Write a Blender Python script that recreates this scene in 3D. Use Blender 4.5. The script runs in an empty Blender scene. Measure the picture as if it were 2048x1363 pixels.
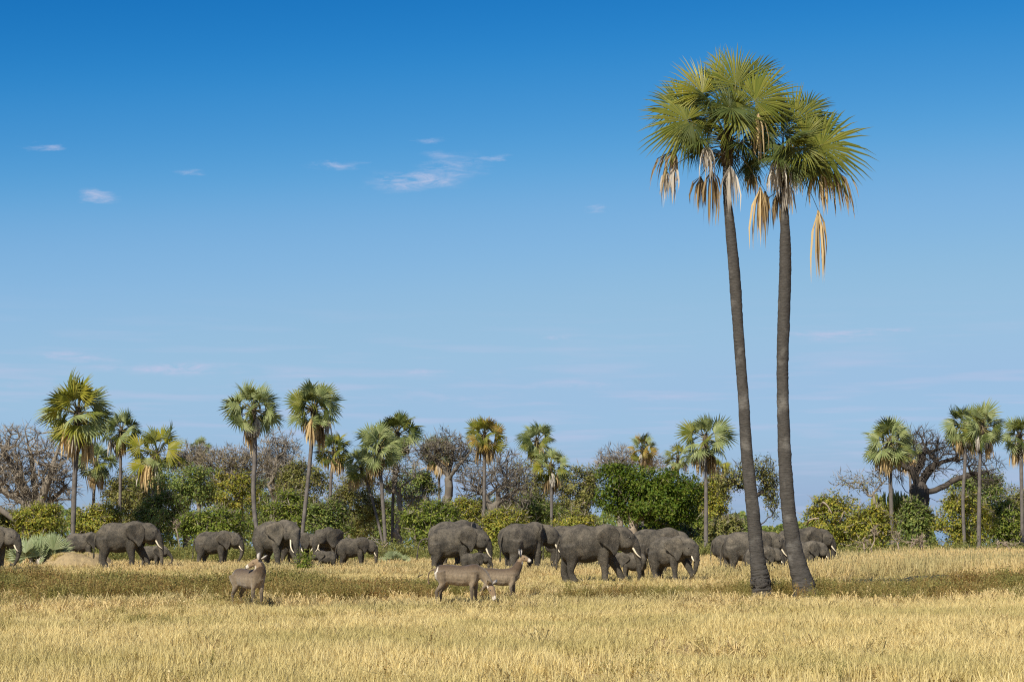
import bpy, math, random
import numpy as np
from mathutils import Vector, Matrix

# ------------------------------------------------------------------ camera, sky, sun, exposure
SC = bpy.context.scene
COL = SC.collection
R = math.radians
W, H, LENS, CAMH, HORIZ = 2048.0, 1363.0, 70.0, 2.5, 1052.0
F = W * LENS / 36.0
PITCH = math.atan((HORIZ - H / 2) / F)
cam = bpy.data.cameras.new('camera')
cam.lens = LENS; cam.sensor_width = 36; cam.sensor_fit = 'HORIZONTAL'
cam.clip_start = 0.5; cam.clip_end = 20000
camo = bpy.data.objects.new('camera', cam); COL.objects.link(camo)
camo.location = (0, 0, CAMH); camo.rotation_euler = (math.pi / 2 + PITCH, 0, 0)
SC.camera = camo

SUN_EL, SUN_AZ = R(40), R(28)            # sun behind the camera, to its left
S = Vector((-math.sin(SUN_AZ) * math.cos(SUN_EL), -math.cos(SUN_AZ) * math.cos(SUN_EL), math.sin(SUN_EL)))
sun = bpy.data.lights.new('sun', 'SUN'); sun.energy = 4.9; sun.angle = R(0.53); sun.color = (1, 0.93, 0.78)
suno = bpy.data.objects.new('sun', sun); COL.objects.link(suno)
suno.rotation_euler = S.to_track_quat('Z', 'Y').to_euler(); suno.location = S * 300

SKY_STRENGTH = 0.095
world = bpy.data.worlds.new('World'); SC.world = world; world.use_nodes = True
wn = world.node_tree.nodes; wl = world.node_tree.links
for n_ in list(wn): wn.remove(n_)
def N(nodes, t, **kw):
    n = nodes.new(t)
    for k, v in kw.items(): setattr(n, k, v)
    return n
wo = N(wn, 'ShaderNodeOutputWorld'); bg = N(wn, 'ShaderNodeBackground'); bg.inputs[1].default_value = SKY_STRENGTH
sky = N(wn, 'ShaderNodeTexSky', sky_type='NISHITA', sun_disc=False)
sky.sun_elevation = SUN_EL; sky.sun_rotation = math.pi + SUN_AZ
sky.altitude = 400; sky.air_density = 0.6; sky.dust_density = 1.0; sky.ozone_density = 3.0
EXPO = 0.25
# the photograph's polarised sky: tone curves over the whole Nishita sky
def vscale(src, k):
    n = N(wn, 'ShaderNodeVectorMath', operation='SCALE'); wl.new(src, n.inputs[0]); n.inputs['Scale'].default_value = k; return n.outputs[0]
cur = N(wn, 'ShaderNodeRGBCurve')
for ch, ps in enumerate([[(0, 0), (.08, .003), (.115, .014), (.14, .05), (.202, .225), (.275, .325), (.36, .345), (1, .6)],
                         [(0, 0), (.13, .07), (.201, .188), (.242, .279), (.339, .46), (.437, .53), (.513, .53), (1, .8)],
                         [(0, 0), (.25, .30), (.382, .527), (.448, .631), (.573, .735), (.66, .735), (1, .9)]]):
    c_ = cur.mapping.curves[ch]
    for i_, p_ in enumerate(ps):
        if i_ in (0,): c_.points[0].location = p_
        elif i_ == len(ps) - 1: c_.points[len(c_.points) - 1].location = p_
        else: c_.points.new(*p_)
cur.mapping.update()
wl.new(vscale(sky.outputs[0], SKY_STRENGTH), cur.inputs['Color'])
skycol = vscale(cur.outputs[0], 2 ** -EXPO / SKY_STRENGTH)
# thin clouds, by direction (azimuth, elevation)
tc = N(wn, 'ShaderNodeTexCoord'); sx = N(wn, 'ShaderNodeSeparateXYZ'); wl.new(tc.outputs['Generated'], sx.inputs[0])
az = N(wn, 'ShaderNodeMath', operation='ARCTAN2'); wl.new(sx.outputs[0], az.inputs[0]); wl.new(sx.outputs[1], az.inputs[1])
el = N(wn, 'ShaderNodeMath', operation='ARCSINE'); wl.new(sx.outputs[2], el.inputs[0])
cv = N(wn, 'ShaderNodeCombineXYZ'); wl.new(az.outputs[0], cv.inputs[0]); wl.new(el.outputs[0], cv.inputs[1])
mp = N(wn, 'ShaderNodeMapping'); mp.inputs['Scale'].default_value = (1, 4.2, 1); wl.new(cv.outputs[0], mp.inputs[0])
def wnoise(scale, detail, rough=0.6, dist=0.0):
    n = N(wn, 'ShaderNodeTexNoise'); n.inputs['Scale'].default_value = scale; n.inputs['Detail'].default_value = detail
    n.inputs['Roughness'].default_value = rough; n.inputs['Distortion'].default_value = dist
    wl.new(mp.outputs[0], n.inputs['Vector']); return n
nz1 = wnoise(55, 8, 0.7, 0.8); nz2 = wnoise(30, 8, 0.65)
wsub = N(wn, 'ShaderNodeVectorMath', operation='SUBTRACT'); wl.new(nz2.outputs['Color'], wsub.inputs[0]); wsub.inputs[1].default_value = (.5, .5, .5)
wsc = N(wn, 'ShaderNodeVectorMath', operation='MULTIPLY'); wl.new(wsub.outputs[0], wsc.inputs[0]); wsc.inputs[1].default_value = (0.05, 0.013, 0)
wadd = N(wn, 'ShaderNodeVectorMath', operation='ADD'); wl.new(cv.outputs[0], wadd.inputs[0]); wl.new(wsc.outputs[0], wadd.inputs[1])
CLOUDS = [(838, 354, 120, 24, 1.0), (905, 325, 75, 28, .7), (868, 303, 50, 12, .5), (680, 325, 62, 11, .75), (195, 398, 46, 13, 1.0), (95, 303, 38, 9, .7), (380, 345, 40, 9, .7),
          (862, 275, 30, 7, .5), (975, 310, 36, 8, .6), (165, 718, 95, 14, .9), (345, 737, 150, 18, .95), (868, 742, 48, 9, .6),
          (1120, 668, 55, 8, .55), (1670, 668, 130, 11, 1.0), (1790, 660, 50, 7, .8), (1150, 768, 150, 10, .5), (880, 793, 200, 10, .45), (600, 748, 90, 9, .4), (60, 778, 110, 12, .5),
          (1290, 793, 90, 10, .45), (1190, 408, 20, 9, .5)]
acc = None
for (px, py, rx, ry, a) in CLOUDS:
    c = ((px - 1024) / F, (HORIZ - py) / F * 0.985, 0)
    d = N(wn, 'ShaderNodeVectorMath', operation='SUBTRACT'); wl.new(wadd.outputs[0], d.inputs[0]); d.inputs[1].default_value = c
    m = N(wn, 'ShaderNodeVectorMath', operation='MULTIPLY'); wl.new(d.outputs[0], m.inputs[0]); m.inputs[1].default_value = (F / rx, F / ry, 0)
    l = N(wn, 'ShaderNodeVectorMath', operation='LENGTH'); wl.new(m.outputs[0], l.inputs[0])
    r = N(wn, 'ShaderNodeMapRange', interpolation_type='SMOOTHSTEP'); wl.new(l.outputs['Value'], r.inputs[0])
    r.inputs[1].default_value = 0.0; r.inputs[2].default_value = 1.15; r.inputs[3].default_value = a; r.inputs[4].default_value = 0.0
    if acc is None: acc = r.outputs[0]
    else:
        mx = N(wn, 'ShaderNodeMath', operation='MAXIMUM'); wl.new(acc, mx.inputs[0]); wl.new(r.outputs[0], mx.inputs[1]); acc = mx.outputs[0]
# faint streaks low in the sky, all round
band = N(wn, 'ShaderNodeMapRange', interpolation_type='SMOOTHSTEP'); wl.new(el.outputs[0], band.inputs[0])
band.inputs[1].default_value = R(7.0); band.inputs[2].default_value = R(3.0); band.inputs[3].default_value = 0; band.inputs[4].default_value = 1
mp2 = N(wn, 'ShaderNodeMapping'); mp2.inputs['Scale'].default_value = (9, 110, 1); wl.new(cv.outputs[0], mp2.inputs[0])
nz3 = N(wn, 'ShaderNodeTexNoise'); nz3.inputs['Scale'].default_value = 1.6; nz3.inputs['Detail'].default_value = 4; wl.new(mp2.outputs[0], nz3.inputs['Vector'])
st = N(wn, 'ShaderNodeMapRange'); wl.new(nz3.outputs[0], st.inputs[0]); st.inputs[1].default_value = .5; st.inputs[2].default_value = .75; st.inputs[3].default_value = 0; st.inputs[4].default_value = .75
sb = N(wn, 'ShaderNodeMath', operation='MULTIPLY'); wl.new(band.outputs[0], sb.inputs[0]); wl.new(st.outputs[0], sb.inputs[1])
rag = N(wn, 'ShaderNodeMapRange'); wl.new(nz1.outputs[0], rag.inputs[0]); rag.inputs[1].default_value = .38; rag.inputs[2].default_value = .68; rag.inputs[3].default_value = 0; rag.inputs[4].default_value = 1.25
cm = N(wn, 'ShaderNodeMath', operation='MULTIPLY'); wl.new(acc, cm.inputs[0]); wl.new(rag.outputs[0], cm.inputs[1])
cs = N(wn, 'ShaderNodeMath', operation='ADD'); wl.new(cm.outputs[0], cs.inputs[0]); wl.new(sb.outputs[0], cs.inputs[1])
ck = N(wn, 'ShaderNodeMath', operation='MULTIPLY', use_clamp=True); wl.new(cs.outputs[0], ck.inputs[0]); ck.inputs[1].default_value = 0.85
hb = N(wn, 'ShaderNodeMapRange', interpolation_type='SMOOTHSTEP'); wl.new(el.outputs[0], hb.inputs[0])      # smoky air along the horizon
hb.inputs[1].default_value = R(3.2); hb.inputs[2].default_value = R(-.2); hb.inputs[3].default_value = 0; hb.inputs[4].default_value = .6
mixh = N(wn, 'ShaderNodeMix', data_type='RGBA'); wl.new(hb.outputs[0], mixh.inputs[0]); wl.new(skycol, mixh.inputs[6]); mixh.inputs[7].default_value = (2.6, 3.3, 5.0, 1)
mixw = N(wn, 'ShaderNodeMix', data_type='RGBA'); wl.new(ck.outputs[0], mixw.inputs[0]); wl.new(mixh.outputs[2], mixw.inputs[6])
CLOUDCOL = (4.5, 5.0, 6.8, 1); mixw.inputs[7].default_value = CLOUDCOL
wl.new(mixw.outputs[2], bg.inputs[0]); wl.new(bg.outputs[0], wo.inputs[0])

vs = SC.view_settings
vs.view_transform = 'Standard'; vs.look = 'None'; vs.gamma = 1.0; vs.exposure = EXPO; vs.use_curve_mapping = False
SC.cycles.use_denoising = False; SC.cycles.filter_width = 1.15; SC.cycles.max_bounces = 6; SC.cycles.transparent_max_bounces = 6

# ------------------------------------------------------------------ helpers
rng = np.random.default_rng(11)
random.seed(5)
def lat(seed):
    g = np.random.default_rng(seed).random((64, 64))
    def f(x, y, s):
        x = np.asarray(x, float) / s; y = np.asarray(y, float) / s
        xi = np.floor(x).astype(int); yi = np.floor(y).astype(int); fx = x - xi; fy = y - yi
        fx = fx * fx * (3 - 2 * fx); fy = fy * fy * (3 - 2 * fy)
        a = g[xi % 64, yi % 64]; b = g[(xi + 1) % 64, yi % 64]; c = g[xi % 64, (yi + 1) % 64]; d = g[(xi + 1) % 64, (yi + 1) % 64]
        return (a * (1 - fx) + b * fx) * (1 - fy) + (c * (1 - fx) + d * fx) * fy
    return f
n1, n2, n3 = lat(1), lat(2), lat(3)
def gh(x, y):                                   # ground height
    return (n1(x, y, 9.0) - .5) * .10 + (n2(x, y, 2.3) - .5) * .05
def ray(px, py):
    dx = (px - W / 2) / F; dy = (H / 2 - py) / F
    c, s = math.cos(PITCH), math.sin(PITCH)
    return np.array([dx, c - dy * s, s + dy * c])
def at(px, py, Y):                              # the point on this sight line that stands Y metres away
    d = ray(px, py); return np.array([0, 0, CAMH]) + d * (Y / d[1])
def pxm(Y): return F / Y
def to_px(x, Y): return W / 2 + F * x / Y

def mesh_np(name, verts, faces, mats=(), matidx=None, smooth=True):
    """verts (n,3); faces: list of int arrays (m,k)"""
    me = bpy.data.meshes.new(name)
    verts = np.asarray(verts, np.float32)
    me.vertices.add(len(verts)); me.vertices.foreach_set('co', verts.ravel())
    fl = [np.asarray(f, np.int32) for f in faces if len(f)]
    tot = sum(f.size for f in fl); nf = sum(len(f) for f in fl)
    me.loops.add(tot); me.polygons.add(nf)
    me.loops.foreach_set('vertex_index', np.concatenate([f.ravel() for f in fl]))
    lt = np.concatenate([np.full(len(f), f.shape[1], np.int32) for f in fl])
    ls = np.concatenate([[0], np.cumsum(lt)[:-1]]).astype(np.int32)
    me.polygons.foreach_set('loop_start', ls); me.polygons.foreach_set('loop_total', lt)
    for m in mats: me.materials.append(m)
    if matidx is not None: me.polygons.foreach_set('material_index', np.asarray(matidx, np.int32))
    me.polygons.foreach_set('use_smooth', np.full(nf, smooth, bool))
    me.update(calc_edges=True); me.validate()
    return me
def obj(name, me, parent=None, loc=(0, 0, 0)):
    o = bpy.data.objects.new(name, me); COL.objects.link(o)
    if parent: o.parent = parent
    o.location = loc; return o
def tag(o, label=None, cat=None, group=None, kind=None):
    if label: o['label'] = label
    if cat: o['category'] = cat
    if group: o['group'] = group
    if kind: o['kind'] = kind
    return o
def thing(name, label, cat, loc, group=None, rz=0):
    e = bpy.data.objects.new(name, None); COL.objects.link(e); e.location = loc; e.rotation_euler[2] = rz
    e.empty_display_size = .3
    return tag(e, label, cat, group)
class MB:
    """collects geometry into one mesh"""
    def __init__(s): s.v = []; s.f = {3: [], 4: []}; s.n = 0; s.mi = {3: [], 4: []}
    def add(s, v, f, mi=0):
        v = np.asarray(v, float).reshape(-1, 3); f = np.asarray(f, int)
        s.v.append(v); k = f.shape[1]; s.f[k].append(f + s.n); s.mi[k].append(np.full(len(f), mi)); s.n += len(v)
    def add2(s, v, fs, mi=0):
        v = np.asarray(v, float).reshape(-1, 3); s.v.append(v)
        for f in fs:
            f = np.asarray(f, int); k = f.shape[1]; s.f[k].append(f + s.n); s.mi[k].append(np.full(len(f), mi))
        s.n += len(v)
    def mesh(s, name, mats, smooth=True):
        fl = []; mi = []
        for k in (3, 4):
            if s.f[k]: fl.append(np.concatenate(s.f[k])); mi.append(np.concatenate(s.mi[k]))
        return mesh_np(name, np.concatenate(s.v), fl, mats, np.concatenate(mi), smooth)
def frames(P):
    P = np.asarray(P, float); T = np.gradient(P, axis=0); T /= np.linalg.norm(T, axis=1)[:, None] + 1e-9
    up = np.array([0, 1.0, 0]) if abs(T[0][1]) < .8 else np.array([1.0, 0, 0])
    A = []; a = up
    for t in T:
        a = a - t * (a @ t); a = a / (np.linalg.norm(a) + 1e-9); A.append(a)
    A = np.array(A); B = np.cross(T, A); return T, A, B
def tube(mb, P, rad, k=8, mi=0, flat=1.0, cap=True):
    """closed tube along P; rad per point (or (ra, rb))"""
    P = np.asarray(P, float); T, A, B = frames(P); n = len(P)
    rad = np.asarray(rad, float)
    ra = rad if rad.ndim == 1 else rad[:, 0]; rb = rad * flat if rad.ndim == 1 else rad[:, 1]
    th = np.arange(k) * 2 * math.pi / k
    V = P[:, None] + A[:, None] * (np.cos(th)[None, :, None] * ra[:, None, None]) + B[:, None] * (np.sin(th)[None, :, None] * rb[:, None, None])
    i = np.arange(n - 1)[:, None] * k; j = np.arange(k)[None]; j2 = (j + 1) % k
    q = np.stack([i + j, i + j2, i + k + j2, i + k + j], -1).reshape(-1, 4)
    V = V.reshape(-1, 3)
    if cap:
        V = np.vstack([V, P[0], P[-1]])
        c0 = np.stack([np.full(k, n * k), (np.arange(k) + 1) % k, np.arange(k)], -1)
        c1 = np.stack([np.full(k, n * k + 1), (n - 1) * k + np.arange(k), (n - 1) * k + (np.arange(k) + 1) % k], -1)
        mb.add2(V, [q, c0, c1], mi)
    else: mb.add(V, q, mi)
def interp(P, m):
    """Catmull-Rom style resampling of rows to m samples"""
    P = np.asarray(P, float); n = len(P); t = np.linspace(0, n - 1, m); i = np.clip(t.astype(int), 0, n - 2); u = (t - i)[:, None]
    p0 = P[np.clip(i - 1, 0, n - 1)]; p1 = P[i]; p2 = P[i + 1]; p3 = P[np.clip(i + 2, 0, n - 1)]
    return .5 * (2 * p1 + (p2 - p0) * u + (2 * p0 - 5 * p1 + 4 * p2 - p3) * u ** 2 + (3 * p1 - p0 - 3 * p2 + p3) * u ** 3)

# ------------------------------------------------------------------ materials
MATS = {}
def mat(name):
    m = bpy.data.materials.new(name); m.use_nodes = True; MATS[name] = m
    nt = m.node_tree; return m, nt.nodes, nt.links, nt.nodes['Principled BSDF']
def ramp(nodes, cols, pos=None):
    r = nodes.new('ShaderNodeValToRGB'); e = r.color_ramp.elements
    n = len(cols); pos = pos or [i / (n - 1) for i in range(n)]
    while len(e) < n: e.new(.5)
    for i, c in enumerate(cols): e[i].position = pos[i]; e[i].color = (*c, 1)
    return r
def noise(nodes, links, vec, scale, detail=4, rough=.55):
    n = nodes.new('ShaderNodeTexNoise'); n.inputs['Scale'].default_value = scale; n.inputs['Detail'].default_value = detail
    n.inputs['Roughness'].default_value = rough
    if vec is not None: links.new(vec, n.inputs['Vector'])
    return n
def mixc(nodes, links, fac, a, b, mode='MIX'):
    m = nodes.new('ShaderNodeMix'); m.data_type = 'RGBA'; m.blend_type = mode
    for s_, v in ((0, fac), (6, a), (7, b)):
        if isinstance(v, (int, float)): m.inputs[s_].default_value = v
        elif isinstance(v, tuple): m.inputs[s_].default_value = (*v, 1)
        else: links.new(v, m.inputs[s_])
    return m.outputs[2]
def leafmat(name, cols, pos=None, trans=.35, rough=.55, patch=None, island=True, spec=.25):
    m, nd, lk, p = mat(name)
    r = ramp(nd, cols, pos)
    if island:
        g = nd.new('ShaderNodeNewGeometry'); src = g.outputs['Random Per Island']
    else:
        g = nd.new('ShaderNodeObjectInfo'); src = g.outputs['Random']
    lk.new(src, r.inputs[0]); c = r.outputs[0]
    if patch:
        gg = nd.new('ShaderNodeNewGeometry'); nz = noise(nd, lk, gg.outputs['Position'], patch[1], 3)
        rr = ramp(nd, [(0, 0, 0), (1, 1, 1)], [.42, .62]); lk.new(nz.outputs[0], rr.inputs[0])
        c = mixc(nd, lk, rr.outputs[0], c, mixc(nd, lk, 0.75, c, patch[0]))
    lk.new(c, p.inputs['Base Color']); p.inputs['Roughness'].default_value = rough; p.inputs['Specular IOR Level'].default_value = spec
    t = nd.new('ShaderNodeBsdfTranslucent'); lk.new(c, t.inputs[0])
    ms = nd.new('ShaderNodeMixShader'); ms.inputs[0].default_value = trans
    lk.new(p.outputs[0], ms.inputs[1]); lk.new(t.outputs[0], ms.inputs[2]); lk.new(ms.outputs[0], nd['Material Output'].inputs[0])
    return m
def barkmat(name, a, b, scale=3.0, stretch=(1, 1, .25), bump=.5, dist=.05, spots=None):
    m, nd, lk, p = mat(name)
    t = nd.new('ShaderNodeTexCoord'); mpn = nd.new('ShaderNodeMapping'); mpn.inputs['Scale'].default_value = stretch; lk.new(t.outputs['Object'], mpn.inputs[0])
    nz = noise(nd, lk, mpn.outputs[0], scale, 8, .65); r = ramp(nd, [a, b], [.3, .7]); lk.new(nz.outputs[0], r.inputs[0]); c = r.outputs[0]
    if spots:
        n2_ = noise(nd, lk, t.outputs['Object'], spots[1], 5, .6); r2 = ramp(nd, [(0, 0, 0), (1, 1, 1)], spots[2]); lk.new(n2_.outputs[0], r2.inputs[0])
        c = mixc(nd, lk, r2.outputs[0], c, spots[0])
    lk.new(c, p.inputs['Base Color']); p.inputs['Roughness'].default_value = .9; p.inputs['Specular IOR Level'].default_value = .15
    b_ = nd.new('ShaderNodeBump'); b_.inputs['Strength'].default_value = bump; b_.inputs['Distance'].default_value = dist
    lk.new(nz.outputs[0], b_.inputs['Height']); lk.new(b_.outputs[0], p.inputs['Normal'])
    return m
# ground
gm, nd, lk, p = mat('dry_ground')
g = nd.new('ShaderNodeNewGeometry')
a = noise(nd, lk, g.outputs['Position'], .22, 6, .6); b = noise(nd, lk, g.outputs['Position'], 3.5, 6, .7)
r1 = ramp(nd, [(.36, .245, .115), (.47, .335, .16), (.42, .315, .195)], [.3, .55, .75]); lk.new(a.outputs[0], r1.inputs[0])
r2 = ramp(nd, [(.45, .45, .45), (1.1, 1.1, 1.1)], [.3, .7]); lk.new(b.outputs[0], r2.inputs[0])
lk.new(mixc(nd, lk, .8, r1.outputs[0], r2.outputs[0], 'MULTIPLY'), p.inputs['Base Color']); p.inputs['Roughness'].default_value = 1; p.inputs['Specular IOR Level'].default_value = .05
bp = nd.new('ShaderNodeBump'); bp.inputs['Strength'].default_value = .8; bp.inputs['Distance'].default_value = .08; lk.new(b.outputs[0], bp.inputs['Height']); lk.new(bp.outputs[0], p.inputs['Normal'])
M_soil = barkmat('bare_soil', (.24, .18, .10), (.43, .325, .175), 3.0, (1, 1, 1), .8, .08, spots=((.15, .12, .09), 6, [.60, .68]))
wm, nd, lk, p = mat('river_water'); p.inputs['Base Color'].default_value = (.10, .16, .22, 1); p.inputs['Roughness'].default_value = .12
nz = noise(nd, lk, None, 60, 4); bp = nd.new('ShaderNodeBump'); bp.inputs['Strength'].default_value = .3; lk.new(nz.outputs[0], bp.inputs['Height']); lk.new(bp.outputs[0], p.inputs['Normal'])

M_straw = leafmat('dry_stubble', [(.60, .46, .18), (.83, .68, .32), (.75, .595, .26), (.92, .80, .47), (.40, .31, .11)], trans=.3, rough=.6, patch=((.50, .42, .16), .16), spec=.2)
M_tall = leafmat('tall_dry_grass', [(.60, .45, .19), (.74, .58, .28), (.66, .49, .22), (.80, .66, .38)], trans=.3, rough=.6, patch=((.42, .37, .17), .12), spec=.2)
M_weed = leafmat('brown_weed', [(.29, .17, .06), (.38, .23, .08), (.28, .23, .065), (.33, .28, .08), (.56, .40, .17)], trans=.4, patch=((.25, .25, .07), .45))
M_leaf = {
 'yg': leafmat('yellow_green_leaf', [(0.203, 0.251, 0.038), (0.284, 0.319, 0.048), (0.380, 0.366, 0.061), (0.543, 0.434, 0.067), (0.163, 0.210, 0.038)], trans=.4),
 'olive': leafmat('olive_leaf', [(0.163, 0.183, 0.052), (0.231, 0.244, 0.067), (0.313, 0.299, 0.088), (0.366, 0.313, 0.101)], trans=.38),
 'dark': leafmat('dark_green_leaf', [(0.125, 0.191, 0.046), (0.184, 0.249, 0.058), (0.249, 0.300, 0.075), (0.349, 0.342, 0.091)], trans=.35),
 'green': leafmat('mid_green_leaf', [(0.143, 0.210, 0.034), (0.197, 0.264, 0.040), (0.251, 0.299, 0.048), (0.339, 0.339, 0.065)], trans=.4),
 'bright': leafmat('bright_green_leaf', [(0.075, 0.135, 0.014), (0.110, 0.170, 0.018), (0.150, 0.205, 0.024), (0.230, 0.245, 0.035)], trans=.42),
 'brown': leafmat('brown_twig_leaf', [(0.231, 0.176, 0.081), (0.284, 0.217, 0.109), (0.203, 0.163, 0.067), (0.231, 0.217, 0.067)], trans=.35),
}
M_bark = barkmat('grey_bark', (.10, .085, .07), (.23, .20, .165))
M_twig = barkmat('brown_grey_twig', (.19, .16, .125), (.31, .265, .21))
M_pale = barkmat('pale_dead_wood', (.24, .185, .135), (.40, .32, .24))
M_dark = barkmat('dark_bark', (.05, .043, .037), (.12, .10, .085))
M_palmtrunk = barkmat('palm_trunk', (.046, .042, .038), (.098, .088, .078), 5.0, (1, 1, 4.5), .9, .05, spots=((.17, .158, .142), 1.1, [.54, .70]))
M_palmtrunk2 = barkmat('slender_palm_trunk', (.09, .08, .075), (.20, .175, .155), 2.0, (1, 1, 1.2), .5, .05, spots=((.45, .42, .38), .9, [.64, .70]))
M_petiole = barkmat('petiole', (.13, .12, .04), (.24, .20, .08), 6, (1, 1, 1), .2, .02)
M_boot = barkmat('palm_boots', (.05, .04, .03), (.15, .115, .08), 8, (1, 1, 1), .5, .03)
FR = {
 'green': leafmat('palm_green', [(.13, .155, .026), (.18, .195, .034), (.24, .235, .046)], trans=.30, rough=.5, spec=.2),
 'deep': leafmat('palm_deep_green', [(.06, .085, .022), (.09, .115, .030), (.13, .15, .040)], trans=.28, rough=.5, spec=.2),
 'lime': leafmat('palm_yellow_green', [(.22, .23, .025), (.29, .28, .03), (.34, .30, .04)], trans=.32, rough=.45, spec=.35),
 'grey': leafmat('palm_grey_green', [(.24, .29, .11), (.32, .37, .145), (.40, .43, .19)], trans=.42, rough=.5, spec=.35),
 'gold': leafmat('palm_golden', [(.30, .19, .035), (.38, .25, .06), (.22, .20, .04), (.42, .29, .10)], trans=.3, rough=.6),
 'straw': leafmat('palm_dead_straw', [(.56, .40, .19), (.66, .50, .27), (.44, .31, .15)], trans=.25, rough=.7),
 'white': leafmat('palm_dead_white', [(.50, .45, .38), (.64, .58, .50), (.36, .31, .25)], trans=.25, rough=.8),
 'brown': leafmat('palm_dead_brown', [(.20, .14, .075), (.29, .205, .105), (.38, .28, .15)], trans=.25, rough=.8),
 'dwarf': leafmat('dwarf_palm_leaf', [(.27, .33, .16), (.34, .39, .20), (.40, .44, .25)], trans=.35, rough=.5),
}

# ------------------------------------------------------------------ ground, river
def axis(lo, hi, step, far, grow=1.35):
    m = list(np.arange(lo, hi + .01, step)); d = step
    left = []; v = lo
    while v > -far: d *= grow; v -= d; left.append(v)
    d = step; right = []; v = hi
    while v < far: d *= grow; v += d; right.append(v)
    return np.array(left[::-1] + m + right)
gx = axis(-70, 70, 1.0, 9000); gy = axis(-6, 215, 1.0, 9000)
GX, GY = np.meshgrid(gx, gy)
GZ = gh(GX, GY) * np.clip((260 - GY) / 40, 0, 1)
GZ = np.where(GY > 225, GZ - np.clip((GY - 225) / 40, 0, 1) * 1.2, GZ)      # the land drops to the river
nx_, ny_ = len(gx), len(gy)
idx = np.arange(nx_ * ny_).reshape(ny_, nx_)
q = np.stack([idx[:-1, :-1], idx[:-1, 1:], idx[1:, 1:], idx[1:, :-1]], -1).reshape(-1, 4)
tag(obj('ground', mesh_np('ground', np.stack([GX, GY, GZ], -1).reshape(-1, 3), [q], [gm])), 'dry straw coloured plain running out to the horizon', 'ground', kind='structure')
rv = MB(); rv.add([(-3000, 262, -.6), (3000, 262, -.6), (3000, 1500, -.6), (-3000, 1500, -.6)], [(0, 1, 2, 3)])
tag(obj('river', rv.mesh('river', [wm])), 'pale blue river water glimpsed through the trees', 'water', kind='structure')

# ------------------------------------------------------------------ grass and weeds (stuff, instanced clumps)
def clump(kind, seed):
    g = np.random.default_rng(seed); mb = MB()
    if kind == 'short':
        for _ in range(22):
            r_ = abs(g.normal(0, .11)); t = g.random() * 6.28; h = g.uniform(.10, .30) * (1.4 if g.random() < .18 else 1); w = g.uniform(.0045, .0085)
            b = np.array([r_ * math.cos(t), r_ * math.sin(t), -.03]); lean = g.normal(0, .20 if g.random() < .8 else .6, 2) * h
            s_ = g.random() * 6.28; sd = np.array([math.cos(s_), math.sin(s_), 0]) * w
            m_ = b + np.array([lean[0] * .35, lean[1] * .35, h * .6]); e = b + np.array([lean[0], lean[1], h])
            mb.add2([b - sd, b + sd, m_ + sd * .9, m_ - sd * .9, e], [[(0, 1, 2, 3)], [(3, 2, 4)]])
        for _ in range(5):     # fallen litter
            c = np.array([*g.normal(0, .12, 2), g.uniform(.01, .05)]); t = g.random() * 6.28; d = np.array([math.cos(t), math.sin(t), g.normal(0, .15)]) * g.uniform(.06, .16); sd = np.array([-d[1], d[0], 0]) * .06
            mb.add([c - d - sd, c - d + sd, c + d + sd, c + d - sd], [(0, 1, 2, 3)])
    elif kind == 'tall':
        for _ in range(13):
            r_ = abs(g.normal(0, .13)); t = g.random() * 6.28; h = g.uniform(.5, 1.0); w = g.uniform(.008, .015)
            b = np.array([r_ * math.cos(t), r_ * math.sin(t), -.03]); lean = g.normal(0, .13, 2) * h
            s_ = g.random() * 6.28; sd = np.array([math.cos(s_), math.sin(s_), 0]) * w
            m_ = b + np.array([lean[0] * .4, lean[1] * .4, h * .55]); e = b + np.array([lean[0], lean[1], h])
            mb.add([b - sd, b + sd, m_ + sd, m_ - sd], [(0, 1, 2, 3)]); mb.add([m_ - sd, m_ + sd, e + sd * .5, e - sd * .5], [(0, 1, 2, 3)])
            if g.random() < .65:
                d = (e - m_) / np.linalg.norm(e - m_) * .11; e2 = e - d * .4
                mb.add([e2, e2 + d * .5 + sd * 1.6, e2 + d * 1.3, e2 + d * .5 - sd * 1.6], [(0, 1, 2, 3)])
            for _l in range(2):
                z = g.uniform(.1, .6); o_ = b + (m_ - b) * min(1, z / .55) ; t2 = g.random() * 6.28; d = np.array([math.cos(t2), math.sin(t2), g.uniform(.4, 1.3)]) * g.uniform(.12, .25); sd2 = np.array([-d[1], d[0], 0]) * .06
                mb.add([o_ - sd2, o_ + sd2, o_ + d], [(0, 1, 2)])
    else:                      # weed: stems with small leaves
        for _ in range(9):
            t = g.random() * 6.28; h = g.uniform(.25, .55); b = np.array([*g.normal(0, .05, 2), -.03]); e = b + np.array([math.cos(t) * h * .5, math.sin(t) * h * .5, h])
            sd = np.array([-math.sin(t), math.cos(t), 0]) * .006
            mb.add([b - sd, b + sd, e + sd, e - sd], [(0, 1, 2, 3)])
            for _l in range(15):
                u = g.uniform(.25, 1.05); c = b + (e - b) * u + g.normal(0, .045, 3); a_ = g.normal(0, 1, 3); a_ /= np.linalg.norm(a_); b_ = np.cross(a_, g.normal(0, 1, 3)); b_ /= np.linalg.norm(b_); s_ = g.uniform(.010, .022)
                mb.add([c - a_ * s_ * 1.5, c + b_ * s_ * .7, c + a_ * s_ * 1.5, c - b_ * s_ * .7], [(0, 1, 2, 3)])
    return mb
MOUND = at(157, 1100, 121.5)[:2]; BANK = at(1900, 1100, 91)[:2]
BARE = [(*at(x_, 1100, y_ - 1.6)[:2], rx_, ry_) for x_, y_, rx_, ry_ in ((1526, 70, .9, 2.4), (1614, 70, 1.0, 2.4), (497, 62, 1.1, 2.2), (925, 64, 1.3, 2.2))]    # trampled round the trunks and antelopes
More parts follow.
